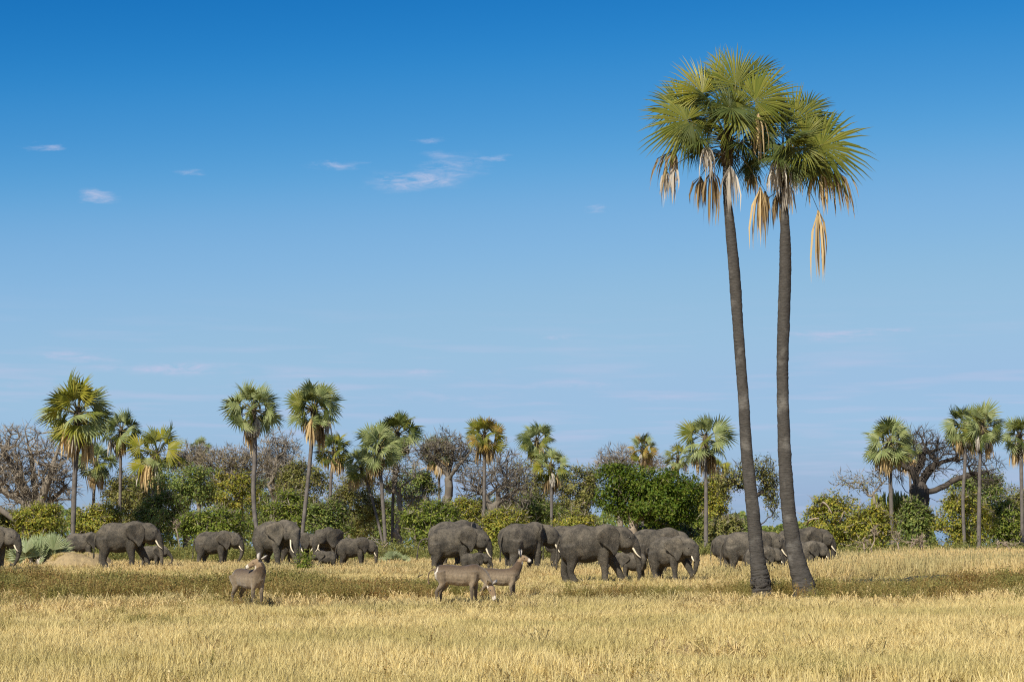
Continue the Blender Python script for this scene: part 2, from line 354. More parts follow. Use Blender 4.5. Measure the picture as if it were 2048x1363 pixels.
def mh(x, y):                                   # height of the earth mound
    u = np.sqrt(((x - MOUND[0]) / 2.4) ** 2 + ((y - MOUND[1]) / 2.1) ** 2); s = np.clip((u - .5) / .5, 0, 1)
    return np.clip(.82 * (1 - s * s * (3 - 2 * s)) - .1 * u, 0, 2)
def scatter(name, label, cat, kind, m, P, sxy, sz, nvar=6, tilt=.12):
    coll = bpy.data.collections.new(name + '_clumps')
    for i in range(nvar):
        coll.objects.link(bpy.data.objects.new(f'{name}_clump_{i:02d}', clump(kind, 100 + i).mesh(name + '_clump', [m], smooth=False)))
    n = len(P); P = np.column_stack([P, gh(P[:, 0], P[:, 1]) + mh(P[:, 0], P[:, 1])])
    me = bpy.data.meshes.new(name); me.vertices.add(n); me.vertices.foreach_set('co', P.astype(np.float32).ravel())
    def attr(nm, ty, arr, key):
        a_ = me.attributes.new(nm, ty, 'POINT'); a_.data.foreach_set(key, arr.ravel())
    rot = np.column_stack([rng.normal(0, tilt, n), rng.normal(0, tilt, n), rng.random(n) * 6.283]).astype(np.float32)
    attr('turn', 'FLOAT_VECTOR', rot, 'vector'); attr('size', 'FLOAT_VECTOR', np.column_stack([sxy, sxy, sz]).astype(np.float32), 'vector')
    attr('pick', 'INT', rng.integers(0, nvar, n).astype(np.int32), 'value')
    o = obj(name, me); tag(o, label, cat, kind='stuff')
    ng = bpy.data.node_groups.new(name, 'GeometryNodeTree')
    ng.interface.new_socket('Geometry', in_out='INPUT', socket_type='NodeSocketGeometry'); ng.interface.new_socket('Geometry', in_out='OUTPUT', socket_type='NodeSocketGeometry')
    gi = ng.nodes.new('NodeGroupInput'); go = ng.nodes.new('NodeGroupOutput'); ci = ng.nodes.new('GeometryNodeCollectionInfo')
    ci.inputs['Collection'].default_value = coll; ci.inputs['Separate Children'].default_value = True; ci.inputs['Reset Children'].default_value = True
    ip = ng.nodes.new('GeometryNodeInstanceOnPoints'); ip.inputs['Pick Instance'].default_value = True
    def na(nm, ty):
        a_ = ng.nodes.new('GeometryNodeInputNamedAttribute'); a_.data_type = ty; a_.inputs[0].default_value = nm; return a_.outputs[0]
    L = ng.links.new
    L(gi.outputs[0], ip.inputs['Points']); L(ci.outputs[0], ip.inputs['Instance']); L(na('pick', 'INT'), ip.inputs['Instance Index'])
    er = ng.nodes.new('FunctionNodeEulerToRotation'); L(na('turn', 'FLOAT_VECTOR'), er.inputs[0]); L(er.outputs[0], ip.inputs['Rotation'])
    L(na('size', 'FLOAT_VECTOR'), ip.inputs['Scale']); L(ip.outputs[0], go.inputs[0])
    md = o.modifiers.new('clumps', 'NODES'); md.node_group = ng
    return o
def pts(y0, y1, dens, margin=5):
    a_ = .262
    area = lambda y: a_ * y * y + 2 * margin * y / 2 * 1.0
    n = int((a_ * (y1 ** 2 - y0 ** 2) + 2 * margin * (y1 - y0)) * dens)
    y = np.sqrt(rng.random(n) * (y1 ** 2 - y0 ** 2) + y0 ** 2); x = (rng.random(n) * 2 - 1) * (a_ * y + margin)
    return np.column_stack([x, y])
def near(P, c, rx, ry): return ((P[:, 0] - c[0]) / rx) ** 2 + ((P[:, 1] - c[1]) / ry) ** 2 < 1

# far edge of the weed strip depends on where along it one stands
def weed_lim(px):
    return np.interp(px, [-200, 300, 700, 900, 1100, 1400, 1650, 1850, 2300], [85, 84, 80, 77, 73.5, 73.5, 75, 79, 82])
P = pts(24, 128, 50); px = to_px(P[:, 0], P[:, 1])
pat = n3(P[:, 0], P[:, 1], 3.1) * .45 + n2(P[:, 0], P[:, 1], 1.1) * .3 + n1(P[:, 0] * .6, P[:, 1], 7.) * .25
keep = (pat > .45) | (rng.random(len(P)) < .16)
thin = P[:, 1] > 64
instrip = (P[:, 1] > 67.5) & (P[:, 1] < weed_lim(px) - 1)
keep &= ~thin | (rng.random(len(P)) < np.where(P[:, 1] > 86, np.where(P[:, 1] > 100, .4, .55), np.where(instrip, .38, .6)))
keep &= ~near(P, BANK, 2.9, 1.6)
for q_ in BARE: keep &= ~near(P, q_[:2], q_[2], q_[3]) | (rng.random(len(P)) < .3)
trail = (P[:, 1] > 79) & (P[:, 1] < 93) & (px > 1020) & (px < 1470); keep &= ~trail | (rng.random(len(P)) < .16)
trail = (P[:, 1] > 90) & (px < 330); keep &= ~trail | (rng.random(len(P)) < .5)
P = P[keep]; pat = pat[keep]
s_ = .75 + .6 * pat + rng.random(len(P)) * .3
scatter('short_dry_grass', 'short pale straw grass covering the near field', 'grass', 'short', M_straw, P, s_, s_ * (.55 + .5 * n1(P[:, 0], P[:, 1], 6.)) * np.interp(P[:, 1], [30, 55, 70, 90], [1.05, .85, .75, .7]), 8)
# weeds
P = pts(62, 90, 17); px = to_px(P[:, 0], P[:, 1])
lim = weed_lim(px); lo = 66 + (n1(P[:, 0], P[:, 1], 3.) - .5) * 7 + (n2(P[:, 0], P[:, 1], .9) - .5) * 5
cl = n2(P[:, 0] * .7, P[:, 1], 1.5) * .6 + n3(P[:, 0] * .6, P[:, 1], 4.) * .4
pr = np.clip((P[:, 1] - lo) / 2.5, 0, 1) * np.clip((lim - P[:, 1]) / 4, 0, 1) * np.clip((cl - .36) * 4.0, .06, 1.0)
keep = rng.random(len(P)) < pr
for q_ in BARE[:2]: keep &= ~near(P, q_[:2], q_[2], q_[3]) | (rng.random(len(P)) < .3)
P = P[keep]; px = px[keep]; cl = cl[keep]
Pq = pts(26, 66, 2.2); kq = rng.random(len(Pq)) < np.clip((n3(Pq[:, 0], Pq[:, 1], 1.7) - .66) * 4, 0, 1); Pq = Pq[kq]; P = np.vstack([P, Pq]); px = np.concatenate([px, np.full(len(Pq), 1100)]); cl = np.concatenate([cl, np.full(len(Pq), .1)])
s_ = (.5 + .55 * rng.random(len(P)) + 1.1 * np.clip(cl - .36, 0, .5)) * np.interp(px, [0, 500, 900, 1100, 1400, 1700, 2048], [1.25, 1.2, 1.0, .8, .85, 1.1, 1.2])
scatter('brown_weeds', 'belt of low brownish green weeds across the field', 'weeds', 'weed', M_weed, P, s_, s_, 6)
# tall grass
P = pts(86, 150, 17); px = to_px(P[:, 0], P[:, 1])
start = np.interp(px, [-200, 60, 240, 420, 900, 1000, 1110, 1300, 1420, 1660, 1850, 2300], [104, 107, 107, 102, 98, 96, 94.5, 95, 91, 90, 93, 92])
pr = np.clip((P[:, 1] - start) / 6, 0, 1) ** .8 * (.3 + 1.15 * n1(P[:, 0], P[:, 1], 3.3))
pr = np.where((px > 90) & (px < 235) & (P[:, 1] < 121), pr * .35, pr)
pr = np.where(P[:, 1] > 132, pr * .6, pr) * np.interp(px, [0, 900, 1300, 1450, 1650], [.42, .42, .5, .8, 1])
keep = (rng.random(len(P)) < pr) & ~near(P, MOUND, 2.4, 2.2)
P = P[keep]; px = px[keep]
hh = np.interp(px, [0, 300, 600, 1000, 1300, 1500, 1650, 1750, 2048], [.30, .34, .36, .40, .46, .60, .72, .82, .85])
P2 = pts(57, 92, 4.2); k2 = rng.random(len(P2)) < np.clip(1.5 * n1(P2[:, 0], P2[:, 1], 2.), .1, 1) * np.where(P2[:, 1] > 76, .25, np.where(P2[:, 1] > 69, .7, 1)); P2 = P2[k2]
for q_ in BARE: P2 = P2[~near(P2, q_[:2], q_[2], q_[3])]
P = np.vstack([P, P2]); hh = np.concatenate([hh, np.full(len(P2), .34)])
P2 = pts(26, 57, 1.1); P2 = P2[rng.random(len(P2)) < np.clip((n2(P2[:, 0], P2[:, 1], 2.6) - .45) * 3, .05, 1)]; P = np.vstack([P, P2]); hh = np.concatenate([hh, np.full(len(P2), .30)])
scatter('tall_dry_grass', 'tall dry straw grass around the legs of the elephants', 'grass', 'tall', M_tall, P, 1.0 + .4 * rng.random(len(P)), hh * (.5 + .95 * rng.random(len(P)) ** 1.6), 8, .08)

# undergrowth at the foot of the trees
P = pts(131, 152, 3.2, 8); px = to_px(P[:, 0], P[:, 1]); cl = n2(P[:, 0], P[:, 1], 2.6)
keep = (rng.random(len(P)) < np.clip((cl - .25) * 2, .1, 1)) & ~((px > 1545) & (px < 1640) & (rng.random(len(P)) < .6)) & ~((px > 1872) & (px < 1898)); P = P[keep]
s_ = 1.3 + 1.5 * rng.random(len(P)) * cl[keep] * 1.6
scatter('undergrowth', 'scrubby olive and brown undergrowth at the foot of the trees', 'undergrowth', 'weed', M_leaf['olive'], P, s_ * 1.1, s_, 6)
# far thicket behind the tree line
g = np.random.default_rng(17); n = 52000; pxx = g.uniform(-260, 2300, n); Yt = g.uniform(186, 222, n)
topy = np.interp(pxx, [-300, 60, 300, 700, 900, 1050, 1250, 1430, 1530, 1560, 1600, 1640, 1680, 1800, 1862, 1872, 1900, 1908, 2000, 2300], [1035, 1030, 1015, 1020, 1030, 1025, 1022, 1030, 1048, 1060, 1062, 1052, 1035, 1030, 1045, 1092, 1092, 1040, 1035, 1030]) + (n1(pxx, 0 * pxx, 26.) - .5) * 34 + (n2(pxx, 0 * pxx + 3, 9.) - .5) * 14
zt = np.maximum(.1, CAMH + (HORIZ - topy) / F * Yt); z = zt * g.random(n) ** .55
c = np.column_stack([(pxx - W / 2) / F * Yt, Yt, z]); a_ = g.normal(0, 1, (n, 3)); a_ /= np.linalg.norm(a_, axis=1)[:, None]; b_ = np.cross(a_, g.normal(0, 1, (n, 3))); b_ /= np.linalg.norm(b_, axis=1)[:, None]; s_ = g.uniform(.10, .22, (n, 1))
V = np.stack([c - a_ * s_ * 1.3, c + b_ * s_ * .7, c + a_ * s_ * 1.3, c - b_ * s_ * .7], 1).reshape(-1, 3)
tag(obj('far_thicket', mesh_np('far_thicket', V, [np.arange(n * 4).reshape(-1, 4)], [M_leaf['dark']], None, False)), 'far off mass of dark scrub closing the view between the trees', 'thicket', kind='stuff')

# earth mounds
def mound(name, label, c, rx, ry, h, flat, seed):
    f = lat(seed); k, m_ = 40, 14; V = []; q = []
    for i in range(m_ + 1):
        u = i / m_
        for j in range(k):
            t = j / k * 2 * math.pi; w_ = 1 + .28 * (f(math.cos(t) * 3 + 9, math.sin(t) * 3 + 9, 1.) - .5)
            x = rx * u * math.cos(t) * w_; y = ry * u * math.sin(t) * w_
            z = h * (1 - max(0, (u - flat) / (1 - flat)) ** 1.0 * (1 if u > flat else 0)) if u > flat else h
            sm = np.clip((u - flat) / (1 - flat), 0, 1); z = h * (1 - sm * sm * (3 - 2 * sm)) - .12 * u
            z += (f(x * 2.2 + 20, y * 2.2 + 20, 1.) - .5) * .34 * h + (f(x * 6 + 20, y * 6 + 20, 1.) - .5) * .16 * h
            V.append((x, y, z - .02))
    for i in range(m_):
        for j in range(k): q.append((i * k + j, i * k + (j + 1) % k, (i + 1) * k + (j + 1) % k, (i + 1) * k + j))
    mb = MB(); mb.add(V, q)
    o = obj(name, mb.mesh(name, [M_soil]), loc=(c[0], c[1], float(gh(c[0], c[1])))); tag(o, label, 'mound')
mound('earth_mound', 'flat topped bare earth mound in front of a grazing elephant', MOUND, 2.5, 2.2, .85, .5, 21)
mound('earth_bank', 'low bare earth bank at the edge of the brown weeds', BANK, 3.6, 1.8, .30, .3, 33)

# ------------------------------------------------------------------ palm fronds
def unit(v): v = np.asarray(v, float); return v / (np.linalg.norm(v) + 1e-9)
def fan(mb, hub, m, n, Rr, nseg, spread, g, recurve=.12, cup=.10, droop=.10, split=.60, mi=0, costa=.0, wfac=1.12, rag=.10):
    m = unit(m); n = unit(np.asarray(n, float) - m * (np.asarray(n, float) @ m)); s = np.cross(n, m)
    dth = spread / nseg
    for i in range(nseg):
        th = -spread / 2 + (i + .5) * dth; rel = abs(th) / (spread / 2)
        L = Rr * (1 - .22 * rel ** 2) * (g.uniform(.90, 1.05) if g.random() > rag else g.uniform(.55, .9)); th2 = th + g.normal(0, .024)
        d = math.cos(th2) * m + math.sin(th2) * s; pr = -math.sin(th2) * m + math.cos(th2) * s
        o = np.asarray(hub) + m * costa * Rr * max(0, math.cos(th)) * .8
        kc = cup * (abs(math.sin(th)) + .3) * (1 if th > 0 else .8)
        dr = droop * g.uniform(.5, 1.6) + (g.uniform(.1, .35) if g.random() < rag else 0)
        rows = []
        for u in (.0, split, .80, 1.0):
            r_ = u * L
            c = o + d * r_ - n * (recurve * u * u * L + kc * u * r_) ; c = c + np.array([0, 0, -dr * u ** 3 * L])
            w = (r_ * math.tan(dth / 2) if u <= split else split * L * math.tan(dth / 2) * (1 - (u - split) / (1 - split)) ** .95) * wfac
            rows.append((c, w))
        V = []
        for (c, w) in rows[:3]: V += [c - pr * w - n * w * .35, c + n * w * .35, c + pr * w - n * w * .35]
        V.append(rows[3][0])
        mb.add2(V, [[(0, 1, 4, 3), (1, 2, 5, 4), (3, 4, 7, 6), (4, 5, 8, 7)], [(6, 7, 9), (7, 8, 9)]], mi)
def petiole(mb, C, Hb, sag, r0=.045, r1=.022, mi=0, k=5, ctrl=None):
    C = np.asarray(C, float); Hb = np.asarray(Hb, float); c = (C + Hb) / 2 + np.array([0, 0, sag]) if ctrl is None else np.asarray(ctrl, float)
    t = np.linspace(0, 1, 7)[:, None]; P_ = (1 - t) ** 2 * C + 2 * t * (1 - t) * c + t * t * Hb
    tube(mb, P_, np.linspace(r0, r1, 7), k, mi, flat=.6)
def hang(mb, hub, L, g, nseg=14, spread=.35, out=(0, 0), mi=0, w=.022):
    """dead blade: folded segments hanging from the hub"""
    hub = np.asarray(hub, float)
    for i in range(nseg):
        a_ = g.normal(0, spread); b_ = g.normal(0, spread); l = L * g.uniform(.55, 1.05)
        mid = hub + np.array([a_ * .30 * L + out[0] * .35, b_ * .30 * L + out[1] * .35, -l * .33 + .05 * L]); e = hub + np.array([a_ * .42 * L + out[0] * .6, b_ * .42 * L + out[1] * .6, -l])
        m2 = (mid + e) / 2 + np.append(g.normal(0, .02, 2), 0) + np.array([a_ * .05 * L, b_ * .05 * L, 0])
        t = g.random() * 3.14; sd = np.array([math.cos(t), math.sin(t), .1]); ww = w * g.uniform(.6, 1.5)
        st_ = hub + g.normal(0, .015, 3)
        mb.add2([st_ - sd * ww * .5, st_ + sd * ww * .5, mid + sd * ww * 1.3, mid - sd * ww * 1.3, m2 + sd * ww, m2 - sd * ww, e], [[(0, 1, 2, 3), (3, 2, 4, 5)], [(5, 4, 6)]], mi)
def palm_trunk(mb, path, g, k=18, ring=.10, amp=.010):
    """path rows: x, y, z, radius"""
    path = np.asarray(path, float); L = np.sum(np.linalg.norm(np.diff(path[:, :3], axis=0), axis=1)); m = max(10, int(L / ring * 2))
    Q = interp(path, m); rad = Q[:, 3] * (1 + amp * np.where(np.arange(m) % 2 == 0, 1, -1) * g.uniform(.3, 1.2, m)); rad *= 1 + .012 * np.sin(np.arange(m) * .07 + g.random() * 6) + np.convolve(g.normal(0, .03, m), np.ones(5) / 5, 'same')
    Q[:, 0] += g.normal(0, .002, m); Q[:, 1] += g.normal(0, .002, m)
    T, A, B = frames(Q[:, :3]); th = np.arange(k) * 2 * math.pi / k
    nz_ = g.normal(0, .05, (m, k)); nz_ = (nz_ + np.roll(nz_, 1, 0) + np.roll(nz_, 1, 1) + np.roll(nz_, -1, 0) + np.roll(nz_, -1, 1)) / 5
    rr = rad[:, None] * (1 + .05 * np.sin(th * 3 + 1 + Q[:, 2:3] * .4) + nz_)
    V = Q[:, None, :3] + A[:, None] * (np.cos(th)[None] * rr)[..., None] + B[:, None] * (np.sin(th)[None] * rr)[..., None]
    i = np.arange(m - 1)[:, None] * k; j = np.arange(k)[None]; j2 = (j + 1) % k
    mb.add(V.reshape(-1, 3), np.stack([i + j, i + j2, i + k + j2, i + k + j], -1).reshape(-1, 4))
def boots(mb, C, r, g, n=26, zspan=(-.75, .45)):
    for i in range(n):
        t = g.random() * 6.28; z = g.uniform(*zspan); el_ = g.uniform(.2, 1.1); b = C + np.array([math.cos(t) * r * .5, math.sin(t) * r * .5, z])
        e = b + np.array([math.cos(t) * math.cos(el_), math.sin(t) * math.cos(el_), math.sin(el_)]) * g.uniform(.25, .6)
        tube(mb, [b, (b + e) / 2, e], [.07, .055, .035], 5, 0, .5)

# ------------------------------------------------------------------ the two tall palms
YP = 70.0
def big_palm(name, label, trunk_px, Cpx, live, dead, fill, seed):
    g = np.random.default_rng(seed); base = at(trunk_px[0][0], trunk_px[0][1], YP); base[2] = float(gh(base[0], base[1])) - .08
    root = thing(name, label, 'palm tree', base, 'tall fan palms in the grass')
    path = []
    for (px_, py_, w_) in trunk_px:
        q_ = at(px_, py_, YP) - base; path.append((*q_, w_ * .95 / 2 / pxm(YP)))
    path[0] = (path[0][0], path[0][1], -.15, path[0][3])
    mb = MB(); palm_trunk(mb, path, g); obj('trunk', mb.mesh('trunk', [M_palmtrunk]), root)
    C = at(*Cpx, YP) - base
    mb = MB(); boots(mb, C, .22, g, 34); tube(mb, [C - (0, 0, .9), C, C + (0, 0, .45)], [.2, .24, .08], 10, 0); obj('crown_base', mb.mesh('crown_base', [M_boot]), root)
    def add(nm, mk, H_, m_, n_, R_, spread, **kw):
        mb = MB(); fan(mb, H_, m_, n_, R_, 48, spread, g, split=.48, wfac=1.10, rag=.14, **kw)
        fo = obj(nm, mb.mesh(nm, [FR[mk]], smooth=False), root)
        pb = MB(); petiole(pb, C + np.array([0, 0, .05]), H_ + unit(m_) * .10, .12); obj('petiole', pb.mesh('petiole', [M_petiole]), fo)
    for (hx, hy, dy, mx, mz, my, nx, ny, nz, R_, spread, mk) in live:      # hub pixel, depth offset, middle direction, normal
        H_ = at(hx, hy, YP + dy) - base
        add('frond', mk, H_, (mx, my, mz), (nx, ny, nz), R_ * 1.10, R(spread), recurve=g.uniform(.05, .16), cup=g.uniform(.12, .42), droop=g.uniform(.03, .12))
    for (azd, eld, Lp, R_, mk) in fill:
        a_, e_ = R(azd), R(eld); d = np.array([math.cos(a_) * math.cos(e_), math.sin(a_) * math.cos(e_), math.sin(e_)]); H_ = C + d * Lp
        up = unit(np.array([0, 0, 1.0]) + g.normal(0, .55, 3))
        add('frond', mk, H_, d + np.array([0, 0, -.15]), up, R_, R(g.uniform(230, 290)), recurve=g.uniform(.08, .2), cup=g.uniform(.15, .4), droop=g.uniform(.05, .15))
    for (hx, hy, dy, L, sp, ns, ox, mk, sag) in dead:
        H_ = at(hx, hy, YP + dy) - base; mb = MB(); hang(mb, H_, L * 1.1, g, int(ns * 1.15), sp, (ox, 0), w=.026)
        fo = obj('dead_frond', mb.mesh('dead_frond', [FR[mk]], smooth=False), root)
        pb = MB(); petiole(pb, C - np.array([0, 0, .15]), H_ + (0, 0, .03), sag, .035, .016); obj('petiole', pb.mesh('petiole', [M_petiole]), fo)
    return root
Z = lambda zx, zy: (1240 + zx / 2.726, 60 + zy / 2.726)
F_ = -1   # normal towards the viewer
big_palm('palm_tree', 'tall leaning fan palm with the higher crown, trunk notched near its foot',
  [(1526, 1203, 54), (1523, 1180, 42), (1522, 1170, 38), (1521, 1166, 43), (1519, 1150, 39), (1513, 1106, 31), (1505, 1017, 27), (1494, 912, 25), (1486, 780, 23), (1477, 660, 23), (1470, 555, 24), (1460, 450, 21), (1454, 390, 17), (1453, 320, 17), (1453, 285, 19)], (1454, 282),
  [(*Z(450, 345), -.3, -.55, .85, -.1, .25, F_, .25, 1.50, 200, 'lime'), (*Z(630, 300), -.2, .12, 1, 0, .1, F_, .2, 1.62, 210, 'green'), (*Z(735, 385), -.7, .62, .72, -.2, -.2, F_, .35, 1.62, 270, 'green'),
   (*Z(365, 490), -.6, -.95, .25, -.1, .1, F_, .3, 1.72, 280, 'green'), (*Z(608, 425), -1.2, .1, -.35, -.7, .1, -.6, .9, 1.15, 300, 'deep'), (*Z(815, 372), -.6, .55, -.75, -.1, .2, F_, .2, 1.1, 200, 'green'),
   (*Z(395, 505), -.9, .1, -.95, -.2, .2, F_, .3, 1.05, 170, 'deep'), (*Z(545, 250), .7, -.1, 1, .2, -.3, F_, .1, 1.35, 70, 'lime'), (*Z(340, 420), .5, -.6, .75, .3, -.4, F_, .5, 1.45, 230, 'deep'),
   (*Z(560, 310), .8, -.25, 1, .3, .3, F_, 0, 1.3, 180, 'green'), (*Z(720, 260), .8, .5, .85, .3, -.3, F_, 0, 1.4, 200, 'deep'), (*Z(650, 470), -1.3, .35, -.75, -.5, .3, -.8, .6, 1.05, 260, 'green'),
   (*Z(490, 390), -.9, -.3, .3, -.4, -.2, -.7, .8, .95, 280, 'deep'), (*Z(660, 420), -.9, .5, -.5, -.4, .2, -.9, .5, 1.1, 200, 'deep'), (*Z(600, 430), -.9, -.5, .75, -.2, .2, F_, .3, 1.15, 200, 'deep'), (*Z(640, 440), -.7, .1, 1, -.1, .0, F_, .2, 1.2, 130, 'green'), (*Z(540, 330), .1, -.1, .9, .1, .3, F_, .1, 1.2, 220, 'deep'), (*Z(690, 330), .1, .3, .9, .1, -.2, F_, .1, 1.2, 220, 'green'), (*Z(430, 440), -.2, -.75, .55, .0, .2, F_, .2, 1.2, 220, 'deep')],
  [(*Z(300, 650), -.2, 1.35, .45, 20, -.55, 'brown', .25), (*Z(255, 770), .2, 1.25, .22, 16, -.05, 'white', .35), (*Z(300, 740), -.3, 1.25, .2, 12, -.03, 'white', .3), (*Z(470, 630), -.8, 1.2, .3, 20, -.1, 'white', .2),
   (*Z(600, 740), -.5, 1.55, .2, 22, .05, 'white', .1), (*Z(500, 770), -.4, 1.75, .24, 22, -.12, 'brown', .15), (*Z(755, 460), -1.0, 1.6, .20, 22, .03, 'straw', .1), (*Z(440, 800), .4, 1.2, .35, 16, -.1, 'brown', .2), (*Z(765, 860), -.2, 1.95, .16, 22, .0, 'straw', .45), (*Z(790, 880), .1, 1.25, .2, 16, .1, 'brown', .4),
   (*Z(690, 740), .5, .9, .35, 16, .1, 'brown', .2)],
  [(100, 35, 1.2, 1.25, 'deep'), (60, 10, 1.3, 1.2, 'deep'), (140, 15, 1.3, 1.25, 'deep'), (90, -10, 1.1, 1.1, 'deep'), (30, 45, 1.2, 1.25, 'green'), (165, 45, 1.1, 1.2, 'green'), (-100, 5, 1.0, 1.0, 'green'), (-60, -15, .9, .95, 'deep'), (200, -10, 1.0, 1.0, 'deep'), (80, 65, 1.2, 1.3, 'green'), (120, 55, 1.3, 1.3, 'deep'), (0, 20, 1.2, 1.2, 'deep'), (180, 20, 1.25, 1.2, 'green'), (-120, 40, 1.0, 1.1, 'green'), (-45, 35, 1.0, 1.1, 'green'), (-150, -5, 1.1, 1.1, 'deep'), (10, -20, 1.0, 1.0, 'deep'), (-80, 65, 1.0, 1.1, 'green')], 41)
big_palm('palm_tree', 'tall leaning fan palm with the lower crown and the thicker flared foot',
  [(1614, 1198, 60), (1608, 1174, 49), (1590, 1106, 35), (1577, 1017, 30), (1570, 912, 28), (1566, 780, 25), (1566, 700, 25), (1570, 555, 26), (1570, 480, 23), (1569, 427, 17), (1567, 370, 16), (1567, 325, 18)], (1567, 318),
  [(*Z(1095, 632), -.5, .9, .42, -.1, -.1, F_, .25, 1.82, 290, 'green'), (*Z(950, 500), .2, .35, .9, .1, -.1, F_, .2, 1.5, 220, 'green'), (*Z(1010, 450), .6, .75, .65, .2, -.2, F_, .1, 1.3, 220, 'deep'),
   (*Z(1050, 560), .9, .75, .75, .3, .1, F_, .2, 1.45, 230, 'deep'), (*Z(930, 590), -1.1, .2, .15, -.5, .1, -.8, .7, 1.15, 290, 'deep'), (*Z(1040, 690), -.5, -.3, -.9, -.2, -.2, F_, .2, 1.05, 200, 'deep'),
   (*Z(840, 590), -.6, -.75, .25, -.1, .2, F_, .3, 1.05, 250, 'deep'), (*Z(880, 490), .1, -.2, .95, .1, .2, F_, 0, 1.2, 200, 'green'), (*Z(1000, 640), -1.0, .55, -.45, -.5, .1, -.8, .6, 1.0, 270, 'green'), (*Z(900, 640), -1.0, -.1, -.8, -.4, .1, -.9, .4, .95, 230, 'deep'), (*Z(1120, 700), .2, .55, -.75, .1, .0, F_, .2, 1.05, 150, 'deep')],
  [(*Z(870, 680), -.7, 1.3, .35, 24, .1, 'white', .1), (*Z(960, 740), -.6, 1.05, .3, 20, .1, 'white', .15), (*Z(830, 760), -.4, 1.0, .4, 20, .0, 'white', .1), (*Z(905, 830), -.3, 1.15, .25, 20, .12, 'white', .05), (*Z(1090, 755), -.3, 1.55, .38, 26, .25, 'straw', .2),
   (*Z(1170, 760), .1, 1.65, .38, 26, .6, 'brown', .2), (*Z(1080, 985), -.1, 2.35, .13, 26, .08, 'straw', .75), (*Z(860, 880), .2, 1.2, .3, 18, -.1, 'brown', .1), (*Z(890, 890), .1, 1.4, .16, 22, .0, 'brown', .05), (*Z(720, 780), .1, .8, .4, 16, -.1, 'brown', .2)],
  [(95, 35, 1.2, 1.15, 'deep'), (40, 5, 1.2, 1.1, 'deep'), (130, 10, 1.2, 1.1, 'deep'), (80, -15, 1.1, 1.0, 'deep'), (-80, 20, 1.0, 1.0, 'green'), (-40, -10, 1.0, 1.0, 'green'), (80, 60, 1.2, 1.2, 'green'), (20, 25, 1.3, 1.2, 'deep'), (-110, -5, 1.0, 1.0, 'deep'), (160, -5, 1.1, 1.0, 'deep'), (-20, 45, 1.1, 1.1, 'green'), (-70, -25, .9, .9, 'deep'), (5, -15, 1.1, 1.1, 'green')], 42)

# ------------------------------------------------------------------ slender palms at the tree line
gF = np.random.default_rng(77)
LIVE = []
for i in range(7):
    mb = MB(); Lp = gF.uniform(.9, 1.25)
    fan(mb, (Lp, 0, 0), (1, 0, gF.uniform(-.25, .1)), (gF.normal(0, .1), gF.normal(0, .1), 1), gF.uniform(.95, 1.18), 20, R(gF.uniform(225, 300)), gF, split=.50, wfac=1.0, recurve=gF.uniform(.1, .25), cup=gF.uniform(.1, .3), droop=gF.uniform(0, .1))
    petiole(mb, (0, 0, 0), (Lp + .1, 0, 0), .08, .04, .02, 1, 4); LIVE.append(mb)
LIVEM = {k: [mb.mesh('frond_' + k, [FR[k], M_petiole], smooth=False) for mb in LIVE] for k in ('green', 'deep', 'grey', 'gold', 'lime')}
DEADM = {}
for k in ('straw', 'white', 'brown'):
    DEADM[k] = []
    for i in range(3):
        mb = MB(); hub = (gF.uniform(.35, .95), 0, gF.uniform(-.75, -.1)); hang(mb, hub, gF.uniform(1.2, 1.9), gF, 20, .22, (.1, 0), w=.055); petiole(mb, (0, 0, 0), hub, .22, .035, .02, 1, 4)
        DEADM[k].append(mb.mesh('dead_frond_' + k, [FR[k], M_petiole], smooth=False))
